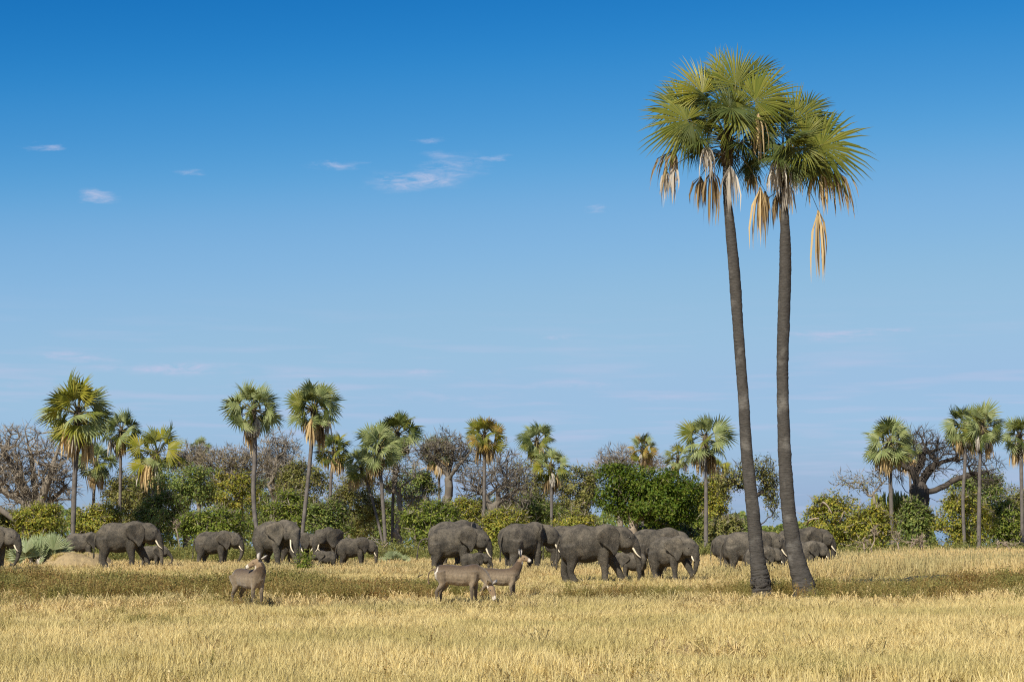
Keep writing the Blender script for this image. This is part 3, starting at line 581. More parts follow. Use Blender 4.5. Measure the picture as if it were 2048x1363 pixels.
def slender_palm(label, C_px, r_px, path_px, Y, w_px, palette, ndead=5, nlive=27, seed=0, deadk=('straw', 'straw', 'white', 'brown')):
    g = np.random.default_rng(seed + 900); bx_, by_ = path_px[-1]; base = at(bx_, by_, Y); base[2] = float(gh(base[0], base[1])) if Y < 225 else 0
    root = thing('palm_tree', label, 'palm tree', base, 'slender fan palms along the tree line')
    C = at(C_px[0], C_px[1], Y) - base; sc = r_px / pxm(Y) / 1.92
    pl = [(0, 0, -.1, w_px * .95 / 2 / pxm(Y))]
    for (x_, y_) in path_px[::-1]: 
        q_ = at(x_, y_, Y) - base
        if q_[2] > .6: pl.append((*q_, w_px * .68 / 2 / pxm(Y)))
    pl.append((*(C - (0, 0, .3 * sc)), w_px * .6 / 2 / pxm(Y)))
    mb = MB(); palm_trunk(mb, pl, g, 8, .3, .02); obj('trunk', mb.mesh('trunk', [M_palmtrunk2]), root)
    mb = MB(); boots(mb, C, .2 * sc, g, 14, (-.7 * sc, .3 * sc)); tube(mb, [C - (0, 0, .85 * sc), C, C + (0, 0, .4 * sc)], [.17 * sc, .2 * sc, .07 * sc], 8); obj('crown_base', mb.mesh('crown_base', [M_boot]), root)
    for i in range(nlive):
        e_ = R(86 - (i + .5) / nlive * 142 + g.normal(0, 7)); a_ = i * 2.39996 + g.normal(0, .25) + seed
        d = Vector((math.cos(a_) * math.cos(e_), math.sin(a_) * math.cos(e_), math.sin(e_)))
        up = Vector((g.normal(0, .9), g.normal(0, .9) - .45, .65)); up = (up - d * up.dot(d))
        if up.length < .2: up = d.orthogonal()
        up.normalize(); s2 = up.cross(d)
        M_ = Matrix((d, s2, up)).transposed().to_4x4()
        k_ = palette[int(g.random() * len(palette))]
        o = obj('frond', LIVEM[k_][g.integers(0, 7)], root); f_ = sc * g.uniform(.85, 1.12) * (1 if i > 3 else .9)
        o.matrix_local = Matrix.Translation(Vector(C)) @ M_ @ Matrix.Scale(f_, 4)
    for i in range(ndead + 3):
        o = obj('dead_frond', DEADM[deadk[int(g.random() * len(deadk))]][g.integers(0, 3)], root)
        o.matrix_local = Matrix.Translation(Vector(C - (0, 0, .25 * sc))) @ Matrix.Rotation(g.random() * 6.28, 4, 'Z') @ Matrix.Scale(sc * g.uniform(.75, 1.15), 4)
G_, D_, Y_ = ['green', 'green', 'grey', 'deep', 'lime'], ['deep', 'green', 'grey'], ['gold', 'gold', 'lime', 'green']
GR = ['grey', 'grey', 'green', 'deep']
for i, a_ in enumerate([
 ('large palm with broad crown beside the grey bare tree', (156, 828), 80, [(154, 880), (150, 950), (145, 1085)], 150, 15, ['green', 'lime', 'grey'], 7, 34),
 ('dark trunked palm behind the big tusked elephant beside the mound', (242, 862), 47, [(241, 950), (239, 1085)], 165, 9, GR, 5),
 ('short palm with drooping straw skirt below the broad crowned palm', (192, 925), 46, [(188, 980), (185, 1085)], 170, 9, GR, 8),
 ('spreading palm with open crown and leaning trunk beside the dark acacia', (313, 908), 62, [(306, 980), (298, 1085)], 162, 9, ['green', 'grey', 'lime'], 7, 20),
 ('tall palm with bowed pale footed trunk before the brown bare tree', (507, 820), 61, [(510, 900), (507, 980), (511, 1040), (522, 1100)], 138, 13, GR, 5, 32),
 ('tall palm leaning towards the facing elephant, spotted white trunk', (628, 818), 60, [(622, 900), (614, 980), (603, 1085)], 148, 12, GR, 6, 32),
 ('smaller palm close under the leaning spotted palm', (668, 900), 41, [(662, 960), (659, 1085)], 160, 9, ['green', 'lime', 'deep'], 4),
 ('dense round headed palm at the back of the palm clump', (795, 868), 50, [(788, 950), (784, 1085)], 158, 9, GR, 4, 32),
 ('grey green palm in the middle of the palm clump', (757, 897), 52, [(764, 980), (771, 1085)], 152, 11, ['grey'], 4, 38),
 ('low leaning palm at the outer edge of the palm clump', (724, 930), 40, [(745, 1000), (765, 1085)], 154, 8, ['grey', 'green'], 4, 28),
 ('palm with shaggy dead skirt behind the stout bare tree', (876, 905), 40, [(878, 960), (880, 1085)], 178, 8, GR, 12, 24),
 ('golden yellow crowned palm among bare branches', (969, 872), 46, [(969, 960), (967, 1085)], 150, 10, Y_, 6, 30),
 ('dark palm rising behind the lower pale palm', (1073, 882), 42, [(1071, 960), (1069, 1085)], 172, 9, GR, 4),
 ('lower pale palm with straight grey trunk above the walking elephant', (1101, 932), 44, [(1103, 990), (1103, 1085)], 150, 9, ['grey', 'green', 'lime'], 7, 26),
 ('small yellowing palm poking above the bright green tree', (1285, 898), 34, [(1285, 960), (1286, 1085)], 175, 9, ['green', 'gold', 'grey'], 7, 24),
 ('slim palm with flared round crown beside the bright green tree', (1411, 878), 56, [(1412, 960), (1412, 1110)], 140, 10, ['grey', 'green', 'grey'], 6, 24),
 ('pale palm half hidden behind the bright green tree', (1356, 915), 32, [(1356, 980), (1356, 1085)], 180, 7, ['green', 'grey', 'lime'], 3, 18),
 ('low yellow green palm behind the slim round crowned palm', (1436, 938), 28, [(1436, 1000), (1436, 1085)], 180, 7, ['green', 'lime'], 3, 16),
 ('full crowned dark trunked palm beside the candelabra tree', (1779, 886), 58, [(1781, 960), (1785, 1085)], 150, 12, GR, 5, 34),
 ('palm half hidden behind the branches of the baobab', (1818, 905), 36, [(1822, 990), (1824, 1085)], 175, 8, ['green', 'grey'], 3, 20),
 ('twin palm with slightly curved trunk, the one next to the baobab', (1931, 852), 50, [(1930, 930), (1926, 1000), (1929, 1085)], 146, 10, GR, 6, 30),
 ('twin palm with straight trunk, the one farther from the baobab', (1965, 855), 52, [(1960, 930), (1957, 1115)], 140, 10, GR, 7, 30),
 ('palm with hanging straw fronds beyond the twin palms', (2040, 872), 44, [(2043, 950), (2045, 1085)], 150, 11, GR, 7, 26),
 ('faint small palm behind the brown flat topped bare tree', (400, 895), 24, [(400, 980), (400, 1085)], 190, 6, ['grey'], 2, 14),
]): slender_palm(*a_, seed=i)

# stemless fan palms
def dwarf(label, cx, by_, Y, r_px, n, seed, dead=6):
    g = np.random.default_rng(seed); b = at(cx, by_, Y); b[2] = float(gh(b[0], b[1])); root = thing('dwarf_palm', label, 'palm', b, 'stemless fan palms'); sc = r_px / pxm(Y) / 1.75
    for i in range(n):
        e_ = R(g.uniform(25, 85)); a_ = i * 2.39996; d = Vector((math.cos(a_) * math.cos(e_), math.sin(a_) * math.cos(e_), math.sin(e_)))
        mb = MB(); C = np.array([g.normal(0, .35), g.normal(0, .35), -.1]) * sc; Lp = g.uniform(.7, 1.15) * sc
        H_ = C + np.array(d) * Lp; n_ = g.normal(0, .35, 3) + np.array([-.4, -.9, .5]); fan(mb, H_, d, n_, g.uniform(.85, 1.1) * sc, 20, R(g.uniform(120, 200)), g, recurve=.05, cup=.08, droop=.03); petiole(mb, C, H_, .03, .03, .02, 1, 4)
        obj('frond', mb.mesh('frond', [FR['dwarf'], M_petiole], smooth=False), root)
    for i in range(dead):
        o = obj('dead_frond', DEADM['white' if i % 2 else 'straw'][i % 3], root); o.matrix_local = Matrix.Translation(Vector((g.normal(0, .4) * sc, g.normal(0, .3) * sc - .2, .75 * sc))) @ Matrix.Rotation(g.random() * 6.28, 4, 'Z') @ Matrix.Scale(sc * .5, 4)
dwarf('large pale green stemless fan palm behind the mound elephants', 82, 1118, 122, 66, 36, 1, 12)
dwarf('small stemless fan palm behind the foot of the bowed palm', 533, 1112, 136, 38, 16, 2)
dwarf('stemless fan palm beside the twin palms', 1925, 1112, 128, 36, 18, 3, 8)
dwarf('low stemless fan palm in front of the brush pile', 790, 1112, 126, 32, 16, 4, 3)
dwarf('stemless fan palm behind the foot of the slim palm', 1424, 1112, 148, 48, 18, 5)

# ------------------------------------------------------------------ trees and bushes
def ell(mb, c, r, k=12):
    th = np.linspace(-math.pi / 2, math.pi / 2, 8); P_ = [(c[0], c[1], c[2] + r[2] * math.sin(t)) for t in th]
    tube(mb, P_, np.stack([np.maximum(.01, np.cos(th)) * r[1], np.maximum(.01, np.cos(th)) * r[0]], -1), k)
def leaves(g, P, per, sig, size, elong=1.6):
    """diamond leaves around points"""
    n = len(P) * per; c = np.repeat(P, per, 0) + g.normal(0, sig, (n, 3)) * np.array([1, 1, .75])
    out = c - (P.mean(0) + np.array([0, 0, -.4])); out /= np.linalg.norm(out, axis=1)[:, None] + 1e-6      # leaves face outwards and up to the light
    nr = out * .85 + np.array([0, 0, .45]) + g.normal(0, .55, (n, 3)); nr /= np.linalg.norm(nr, axis=1)[:, None]
    a = np.cross(nr, g.normal(0, 1, (n, 3))); a /= np.linalg.norm(a, axis=1)[:, None] + 1e-6; b = np.cross(nr, a)
    s = g.uniform(.5, 1.45, (n, 1)) * size
    V = np.stack([c - a * s * elong / 2, c + b * s * .42, c + a * s * elong / 2, c - b * s * .42], 1)
    return V.reshape(-1, 3), np.arange(n * 4).reshape(-1, 4)
def skeleton(g, base, fork, A, trunk_r, seeds=(), step=.45, tip=.009, wob=.10, bias=.22, pw=.56):
    """branch skeleton from base through fork out to the attractor points A"""
    L0 = np.linalg.norm(fork - base); k = max(3, int(L0 / .6)); nodes = []; par = []
    for i in range(k + 1):
        u = i / k; p = base + (fork - base) * u + (np.append(g.normal(0, wob * .8, 2), 0) if 0 < i < k else 0); nodes.append(p); par.append(i - 1)
    start = max(1, int(k * .65)); plen = [np.linalg.norm(n_ - base) for n_ in nodes]
    A = A[np.argsort(np.linalg.norm(A - fork, axis=1) + g.normal(0, .35, len(A)))]; NP = np.zeros((len(A) * 14 + k + 400, 3)); NP[:k + 1] = nodes; PL = np.zeros(len(NP)); PL[:k + 1] = plen; PL[:start] = 1e6
    par = par + [0] * (len(NP) - len(par)); n = k + 1; tips = []
    for sd in seeds:
        sd = interp(np.vstack([fork[None], sd]), len(sd) * 5)[1:]; pj = k
        for p_ in sd:
            NP[n] = p_ + g.normal(0, .03, 3); par[n] = pj; PL[n] = 0; pj = n; n += 1
        tips.append(n - 1)
    for a in A:
        d = np.linalg.norm(NP[:n] - a, axis=1); j = int(np.argmin(d + bias * np.minimum(PL[:n], 1e6))); dist = d[j]
        m = max(1, min(12, int(round(dist / step)))); s = NP[j].copy(); bend = g.normal(0, wob, 3) * dist
        bend[2] += dist * .10
        pj = j
        for q in range(1, m + 1):
            u = q / m; NP[n] = s + (a - s) * u + bend * 4 * u * (1 - u) * .5 + (g.normal(0, wob * .3, 3) if q < m else 0); par[n] = pj; PL[n] = PL[pj] + dist / m if PL[pj] < 1e5 else np.linalg.norm(NP[n] - base); pj = n; n += 1
        tips.append(n - 1)
    NP = NP[:n]; par = np.array(par[:n]); cnt = np.zeros(n); cnt[tips] = 1
    for i in range(n - 1, 0, -1): cnt[par[i]] += cnt[i]
    rad = np.maximum(tip, trunk_r * (np.maximum(cnt, .5) / max(1, cnt[0])) ** pw)
    rad[:k + 1] *= np.linspace(1.25, 1, k + 1)
    return NP, par, rad, np.array(tips)
def limbs(mb, NP, par, rad, mi=0):
    e = np.arange(1, len(NP)); a = NP[par[e]]; b = NP[e]; ra = np.minimum(rad[par[e]], rad[e] * 1.6); rb = rad[e]
    for sel, k in ((rb > .07, 7), ((rb <= .07) & (rb > .025), 4), (rb <= .025, 3)):
        if not sel.any(): continue
        A_, B_, r0, r1 = a[sel], b[sel], ra[sel], rb[sel]; d = B_ - A_; d /= np.linalg.norm(d, axis=1)[:, None] + 1e-9; B_ = B_ + d * r1[:, None] * .5
        ref = np.where(np.abs(d[:, 2:3]) < .9, np.array([[0, 0, 1.]]), np.array([[1., 0, 0]])); u = np.cross(d, ref); u /= np.linalg.norm(u, axis=1)[:, None]; v = np.cross(d, u)
        th = np.arange(k) * 2 * math.pi / k; ring = np.cos(th)[None, :, None] * u[:, None] + np.sin(th)[None, :, None] * v[:, None]
        V = np.concatenate([A_[:, None] + ring * r0[:, None, None], B_[:, None] + ring * r1[:, None, None]], 1); n = len(A_)
        j = np.arange(k); q = np.stack([j, (j + 1) % k, k + (j + 1) % k, k + j], -1)[None] + (np.arange(n) * 2 * k)[:, None, None]
        mb.add(V.reshape(-1, 3), q.reshape(-1, 4), mi)
def blobpts(g, blobs, n, base, Y, shell=.45, depth=.9, zmin=.15):
    w = np.array([b[2] * b[3] for b in blobs], float); w /= w.sum(); out = []
    for b, wi in zip(blobs, w):
        m = max(3, int(n * wi)); d = g.normal(0, 1, (m, 3)); d /= np.linalg.norm(d, axis=1)[:, None]; r = g.random(m) ** shell
        lump = 1 + .16 * np.sin(d[:, 0] * 5 + g.random() * 6) * np.cos(d[:, 2] * 6 + g.random() * 6) + g.normal(0, .07, m)
        c = at(b[0], b[1], Y) - base; rx = b[2] / pxm(Y); rz = b[3] / pxm(Y)
        p = c + d * (r * lump)[:, None] * np.array([rx, rx * depth, rz]); out.append(p)
    P_ = np.concatenate(out); return P_[P_[:, 2] > zmin]
def tree(name, label, cat, base_px, Y, blobs, n=300, trunk_r=.15, fork=None, leaf='olive', per=14, sig=.26, size=.15, bark=None, group=None, seed=0, shell=.45, twigs=0, twl=.5, wob=.10, bias=.22, depth=.9, tip=.009, pw=.56, seeds=(), parts=('trunk', 'crown')):
    g = np.random.default_rng(seed + 3000); b = at(base_px, 1100, Y); b[2] = float(gh(b[0], b[1])) - .06
    root = thing(name, label, cat, b, group); A = blobpts(g, blobs, n, b, Y, shell, depth)
    if fork is None: c = A.mean(0); fk = np.array([c[0] * .3, c[1] * .3, max(.25, A[:, 2].min() * .9 + .15 * (c[2] - A[:, 2].min()))])
    else: fk = at(fork[0], fork[1], Y) - b
    NP, par, rad, tips = skeleton(g, np.zeros(3), fk, A, trunk_r, [np.array([at(x_, y_, Y + dy_) - b for (x_, y_) in pl_]) for pl_, dy_ in zip(seeds, (0, .6, -.7, .9, -.4, .3, -.9))], wob=wob, bias=bias, tip=tip, pw=pw)
    mb = MB(); limbs(mb, NP, par, rad)
    if trunk_r > .3: kk = max(3, int(np.linalg.norm(fk) / .6)); ell(mb, NP[kk], (rad[kk] * 1.02, rad[kk] * 1.02, rad[kk] * 1.25))
    if twigs:
        T_ = np.repeat(NP[tips], twigs, 0); o_ = T_ - np.repeat(NP[par[tips]], twigs, 0); o_ /= np.linalg.norm(o_, axis=1)[:, None] + 1e-9
        d = o_ * .7 + g.normal(0, .6, T_.shape) + np.array([0, 0, .15]); d /= np.linalg.norm(d, axis=1)[:, None]; l = g.uniform(.4, 1.2, len(T_))[:, None] * twl
        E = T_ + d * l; NPt = np.concatenate([T_, E]); pr = np.concatenate([np.zeros(len(T_), int), np.arange(len(T_))])
        m_ = len(T_); side = np.cross(d, np.array([0, 1., 0])); side /= np.linalg.norm(side, axis=1)[:, None] + 1e-9; w = tip * .7
        V = np.stack([T_ - side * w, T_ + side * w, T_ + d * l * .55 + side * w * .7 + g.normal(0, .03, T_.shape), E], 1); mb.add(V.reshape(-1, 3), np.arange(m_ * 4).reshape(-1, 4))
        V2 = V + np.array([0, w * 1.2, 0]); mb.add(V2.reshape(-1, 3), np.arange(m_ * 4).reshape(-1, 4))
    obj(parts[0], mb.mesh(parts[0], [bark or M_bark]), root)
    if leaf:
        src = np.concatenate([NP[tips], A[g.random(len(A)) < .3]]); V, q = leaves(g, src, per, sig, size); V[:, 2] = np.maximum(V[:, 2], .03)
        obj(parts[1], mesh_np(parts[1], V, [q], [M_leaf[leaf]], None, False), root)
    return root
BG = 'bushes along the tree line'
def bush(label, px_, py_, rx, ry, Y, leaf, seed, n=250, per=36, size=.12, extra=(), twigs=4):
    g = np.random.default_rng(seed); bl = [(px_, py_, rx * .8, ry * .85)]
    for _ in range(9):
        a = g.random() * 6.28; q_ = g.uniform(.55, .95); bl.append((px_ + math.cos(a) * rx * q_, py_ - abs(math.sin(a)) * ry * q_ * .9 + ry * .2, rx * g.uniform(.16, .42), ry * g.uniform(.14, .42)))
    bl.append((px_, min(1095, py_ + ry * .8), rx * .8, ry * .35)); bl += list(extra)
    tree('bush', label, 'bush', px_, Y, bl, n=n, trunk_r=.09, leaf=leaf, per=per, sig=.24, size=size, group=BG, seed=seed, twigs=twigs, twl=.8, parts=('stem', 'foliage'), bark=M_twig, shell=.4)
BUSHES = [
 ('rounded yellow green bush behind the large stemless palm', 88, 1038, 52, 40, 150, 'yg'),
 ('dull twiggy bush behind the elephant with half its body out of frame', 0, 1060, 48, 48, 152, 'olive'),
 ('yellow green bush behind the rump of the mound elephant', 195, 1045, 58, 44, 156, 'yg'),
 ('olive bush around the dark trunked palm', 258, 1000, 55, 62, 170, 'olive'),
 ('dark leafy bush beside the head of the big tusked elephant', 318, 1035, 52, 62, 158, 'dark'),
 ('broad fresh green bush behind the elephant beside the bowed palm', 432, 1052, 74, 46, 146, 'green'),
 ('olive bush under the brown flat topped tree', 460, 985, 62, 52, 166, 'yg'),
 ('green bush behind the facing elephant', 575, 1030, 52, 66, 158, 'green'),
 ('tall olive bush between the two tall palms', 600, 965, 58, 52, 176, 'olive'),
 ('shaded dark bush behind the small elephant group', 655, 1045, 48, 58, 154, 'dark'),
 ('twiggy olive bush left of the palm clump foot', 715, 1000, 48, 68, 166, 'olive'),
 ('large green bush between the brush pile and the raised tail elephant', 862, 1042, 66, 52, 148, 'green'),
 ('tall dark leafed bush behind the palm clump', 828, 975, 48, 50, 170, 'dark'),
 ('yellow green bush behind the back of the raised tail elephant', 930, 1035, 46, 44, 152, 'yg'),
 ('yellow tipped bush between the golden palm and the dark palm', 1012, 1052, 48, 44, 146, 'yg'),
 ('dark bush under the dark palm', 1070, 1030, 50, 50, 165, 'dark'),
 ('olive twiggy bush behind the lower pale palm', 1150, 985, 52, 68, 168, 'olive'),
 ('yellow brown bush behind the walking elephant', 1155, 1055, 52, 38, 148, 'yg'),
 ('low brownish bush under the bright green tree', 1330, 1068, 60, 26, 150, 'olive'),
 ('olive bush beside the trunk of the slim palm', 1428, 1005, 38, 66, 156, 'yg'),
 ('low dull bush behind the rear of the trunk side elephants', 1452, 1062, 42, 34, 142, 'olive'),
 ('dense yellow green bush beside the gap in the trees', 1672, 1040, 62, 62, 142, 'yg'),
 ('yellow flecked bush between the gap and the candelabra tree', 1735, 1055, 46, 52, 138, 'yg'),
 ('dark bush wrapped around the baobab foot', 1828, 1040, 34, 52, 150, 'dark'),
 ('bright yellow green bush behind the twin palms', 1925, 1035, 62, 62, 148, 'yg'),
 ('dark canopy bush behind the baobab limb', 1955, 975, 56, 44, 164, 'dark'),
 ('green bush beyond the twin palms', 2018, 1045, 50, 58, 152, 'green'),
 ('olive bush far beyond the twin palms', 2070, 1030, 50, 70, 160, 'olive'),
 ('tiny dark bush low in the gap of sky', 1483, 1058, 22, 16, 170, 'dark'),
 ('low dark bush beside the slim palm foot', 1395, 1060, 34, 36, 154, 'green'),
 ('dim olive bush behind the palm with leaning trunk', 290, 985, 46, 50, 182, 'dark'),
 ('dim bush far behind the bowed palm', 530, 1000, 46, 70, 184, 'dark'),
 ('dim dark bush far behind the brush pile', 770, 1035, 56, 50, 182, 'dark'),
 ('dim dark bush far behind the golden palm', 985, 1035, 62, 52, 184, 'dark'),
 ('dim bush far behind the yellow brown bush', 1115, 1040, 48, 50, 182, 'green'),
]
for i, b_ in enumerate(BUSHES): bush(*b_, seed=500 + i)
TG = 'bare trees at the tree line'
tree('bare_tree', 'large bare grey tree with wide domed crown beside the broad palm', 'tree', 78, 166, [(60, 915, 92, 68), (118, 960, 45, 60), (0, 930, 65, 70), (60, 985, 80, 45)], 520, .75, (72, 1040), None, bark=M_twig, group=TG, seed=1, seeds=[[(52, 985), (25, 930), (0, 890)], [(70, 980), (64, 920), (50, 862)], [(88, 985), (108, 925), (124, 875)], [(98, 1005), (125, 978), (142, 960)], [(48, 1005), (15, 985), (-35, 958)]], twigs=10, twl=1.0, shell=.42, wob=.13, tip=.012, pw=.5)
tree('bare_tree', 'brown flat topped bare tree with dense twigs behind the bowed palm', 'tree', 480, 168, [(455, 918, 88, 30), (415, 940, 52, 34), (505, 935, 55, 38), (470, 955, 60, 25)], 480, .34, (478, 1010), 'brown', per=6, sig=.3, size=.10, bark=M_twig, group=TG, seed=2, twigs=8, twl=.7, wob=.12, tip=.010)
tree('bare_tree', 'round headed bare tree between the two tall slender palms', 'tree', 548, 178, [(560, 900, 46, 42), (570, 950, 42, 40), (545, 925, 40, 40)], 360, .30, (550, 1000), None, bark=M_twig, group=TG, seed=3, twigs=8, twl=.85, wob=.12, tip=.011)
tree('acacia_tree', 'dark green flat crowned acacia beside the spreading palm', 'tree', 372, 160, [(360, 962, 58, 24), (390, 985, 45, 26), (345, 995, 40, 24), (400, 945, 35, 16)], 330, .26, (372, 1035), 'dark', per=20, sig=.28, size=.12, seed=4, wob=.13, shell=.5)
tree('dead_tree', 'brown forked dying tree standing in the palm clump', 'tree', 800, 157, [(800, 950, 42, 60), (760, 940, 34, 42), (835, 1000, 40, 30)], 150, .22, (796, 1030), 'brown', per=2, sig=.3, size=.10, bark=M_twig, seed=5, twigs=8, twl=.85, wob=.12, tip=.010)
tree('bare_tree', 'stout grey trunked bare tree beside the golden palm', 'tree', 897, 168, [(893, 893, 58, 34), (850, 905, 34, 28), (925, 920, 34, 34)], 300, .34, (897, 960), 'brown', per=2, sig=.3, size=.10, bark=M_bark, group=TG, seed=6, seeds=[[(890, 938), (870, 920), (842, 898)], [(900, 935), (905, 905), (890, 868)], [(908, 942), (926, 920), (947, 898)]], twigs=8, twl=.75, wob=.12, tip=.010)
tree('bare_tree', 'bare tree with twisted low limbs behind the golden palm', 'tree', 982, 160, [(1005, 945, 58, 48), (950, 965, 42, 36), (1025, 985, 42, 36)], 280, .36, (984, 1015), None, bark=M_bark, group=TG, seed=7, twigs=8, twl=.85, wob=.16, tip=.011)
tree('leafy_tree', 'grey limbed thin leaved tree behind the dark palm', 'tree', 1072, 168, [(1055, 955, 48, 46), (1040, 1000, 46, 36), (1090, 985, 40, 46)], 340, .28, (1072, 1030), 'olive', per=9, sig=.28, size=.12, seed=8, twigs=3, twl=.8)
tree('bare_tree', 'small bare domed tree poking up behind the bright green tree', 'tree', 1240, 182, [(1232, 918, 46, 26), (1225, 935, 50, 22), (1300, 930, 40, 24)], 280, .24, (1240, 990), None, bark=M_twig, group=TG, seed=9, twigs=8, twl=.85, tip=.011)
tree('leafy_tree', 'dense bright green rounded tree behind the elephants', 'tree', 1268, 146, [(1232, 958, 42, 34), (1222, 995, 32, 30), (1290, 965, 46, 34), (1345, 975, 56, 42), (1330, 1015, 62, 40), (1370, 1000, 34, 46), (1280, 1010, 46, 34)], 560, .34, (1268, 1040), 'bright', per=42, sig=.27, size=.13, seed=10, shell=.3, bark=M_pale)
tree('leafy_tree', 'crooked dark tree with trailing growth behind the twin tall trunks', 'tree', 1528, 152, [(1535, 955, 24, 42), (1500, 945, 34, 28), (1462, 965, 30, 30), (1542, 1000, 14, 36)], 260, .26, (1503, 1000), 'olive', per=13, sig=.24, size=.12, seed=11, twigs=3, twl=.8, bark=M_dark, wob=.16)
tree('thin_tree', 'thin sparse twigged tree above the dense bush by the gap', 'tree', 1752, 150, [(1700, 962, 34, 20), (1730, 968, 34, 26), (1762, 955, 24, 30)], 120, .12, (1750, 1010), 'olive', per=2, sig=.2, size=.10, seed=12, twigs=3, twl=.7, bark=M_twig, wob=.14, tip=.010)
tree('baobab_tree', 'huge dark baobab with thick reaching limbs and bare twigs', 'tree', 1838, 156, [(1830, 885, 62, 30), (1900, 900, 50, 28), (1955, 925, 48, 22), (1790, 930, 40, 30), (1965, 955, 42, 16), (1860, 930, 40, 26)], 300, .78, (1838, 985), None, bark=M_dark, group=TG, seed=13, seeds=[[(1868, 980), (1920, 955), (1960, 945), (1998, 935)], [(1848, 955), (1866, 932), (1888, 922)], [(1812, 982), (1802, 955), (1800, 925)], [(1832, 950), (1845, 915), (1852, 885)], [(1826, 945), (1808, 930), (1785, 915)], [(1880, 1002), (1930, 985), (1965, 978)]], twigs=8, twl=.9, wob=.13, bias=.1, tip=.011, pw=.72)
tree('leafy_tree', 'thin leafed tree at the far side beyond the twin palms', 'tree', 2015, 168, [(2020, 995, 36, 26), (1995, 1005, 28, 22)], 90, .12, (2015, 1030), 'olive', per=5, sig=.3, size=.12, seed=14, twigs=3)
tree('bare_tree', 'bare twiggy tree behind the spreading palm and acacia', 'tree', 395, 186, [(385, 915, 38, 26), (350, 925, 28, 24)], 260, .16, (395, 1000), None, bark=M_twig, group=TG, seed=15, twigs=8, twl=.85, tip=.011)
tree('thin_tree', 'thin bare tree between the small palm and the palm clump', 'tree', 700, 178, [(700, 955, 36, 36), (690, 985, 36, 26)], 200, .14, (700, 1020), 'olive', per=2, sig=.2, size=.1, bark=M_twig, seed=16, twigs=3, tip=.010)
# small dead saplings and stumps in front of the bushes
for i, (lab, bx_, Y, bl, r_) in enumerate([
 ('pale branched dead shrub beside the dense bush by the gap', 1730, 130, [(1725, 1085, 24, 14)], .05),
 ('thin straight pale dead sapling near the candelabra tree', 1749, 131, [(1749, 1062, 6, 14)], .05),
 ('crooked pale dead sapling in front of the candelabra tree', 1796, 129, [(1792, 1072, 12, 12)], .06),
 ('dead sapling with sideways branches in front of the baobab', 1818, 130, [(1828, 1082, 26, 10)], .06),
 ('short pale split stump in front of the baobab', 1843, 130, [(1843, 1082, 6, 14)], .10),
 ('grey dead branches sprawling beyond the twin palms', 2022, 131, [(2015, 1088, 36, 12)], .08),
 ('pale dead sapling beside the elephant at the mound', 355, 140, [(352, 1050, 8, 14)], .05)]):
    tree('dead_sapling', lab, 'dead tree', bx_, Y, bl, 34, r_, None, None, bark=M_pale, seed=60 + i, twigs=2, twl=.35, wob=.2, tip=.011, group='dead saplings in front of the bushes')
# brush pile
g = np.random.default_rng(8); b = at(742, 1098, 138); b[2] = float(gh(b[0], b[1])); mb = MB()
for i in range(150):
    a = g.random() * 6.28; c = np.array([g.normal(0, .75), g.normal(0, .6), 0]); L = g.uniform(.7, 1.9); h = max(.1, 1.75 - abs(c[0]) * 1.0 - abs(c[1]) * .7) * g.random()
    d = np.array([math.cos(a), math.sin(a) * .6, g.normal(0, .45)]) * L / 2; m_ = c + (0, 0, h + g.uniform(.1, .35)); P_ = interp([c + (0, 0, h) - d, m_, c + (0, 0, h * .7) + d], 6); P_[:, 2] = np.maximum(P_[:, 2], .02)
    tube(mb, P_, np.linspace(.035, .012, 6) * g.uniform(.6, 1.6), 4, int(g.random() < .35))
tag(obj('brush_pile', mb.mesh('brush_pile', [M_twig, M_pale]), loc=b), 'tangled pile of dead brown branches below the palm clump', 'brush pile')
# fallen pale trunk at the far side
b = at(18, 1040, 150); b[2] = float(gh(b[0], b[1])); mb = MB(); P_ = [at(-45, 985, 150) - b, at(-5, 1014, 150) - b, at(35, 1043, 150) - b, at(88, 1082, 150) - b, at(112, 1102, 150) - b]
tube(mb, interp(P_, 12), np.linspace(.26, .16, 12), 8); tube(mb, [(P_[0][0] - .15, P_[0][1], -.1), (P_[0][0] - .05, P_[0][1], P_[0][2] * .5), (P_[0][0], P_[0][1], P_[0][2] + .25)], [.42, .34, .26], 9); tube(mb, [P_[2], P_[2] + (.5, -.2, .5), P_[2] + (.9, -.2, .8)], [.09, .06, .03], 6)
tag(obj('fallen_log', mb.mesh('fallen_log', [M_bark]), loc=b), 'slanting broken dead trunk under the large bare grey tree', 'log')
# broken pale boughs in the dense bush
for i, (x0, y0, x1, y1, lab) in enumerate([(1646, 1004, 1664, 1026, 'curved orange pale broken bough on top of the dense bush'), (1618, 1040, 1638, 1036, 'short pale broken bough at the outer edge of the dense bush'), (1683, 1036, 1689, 1022, 'upright pale snag in the middle of the dense bush')]):
    A_, B_ = at(x0, y0, 138.6), at(x1, y1, 138.2); b = A_.copy(); mb = MB(); m_ = (B_ - A_) / 2 + (0, 0, .15 if i == 0 else .05)
    end = B_ - A_; tube(mb, interp([(0, .9, -.3), (0, 0, 0), m_, end], 10), np.linspace(.08, .04, 10), 6)
    tag(obj('broken_bough', mb.mesh('broken_bough', [M_pale]), loc=b), lab, 'branch')
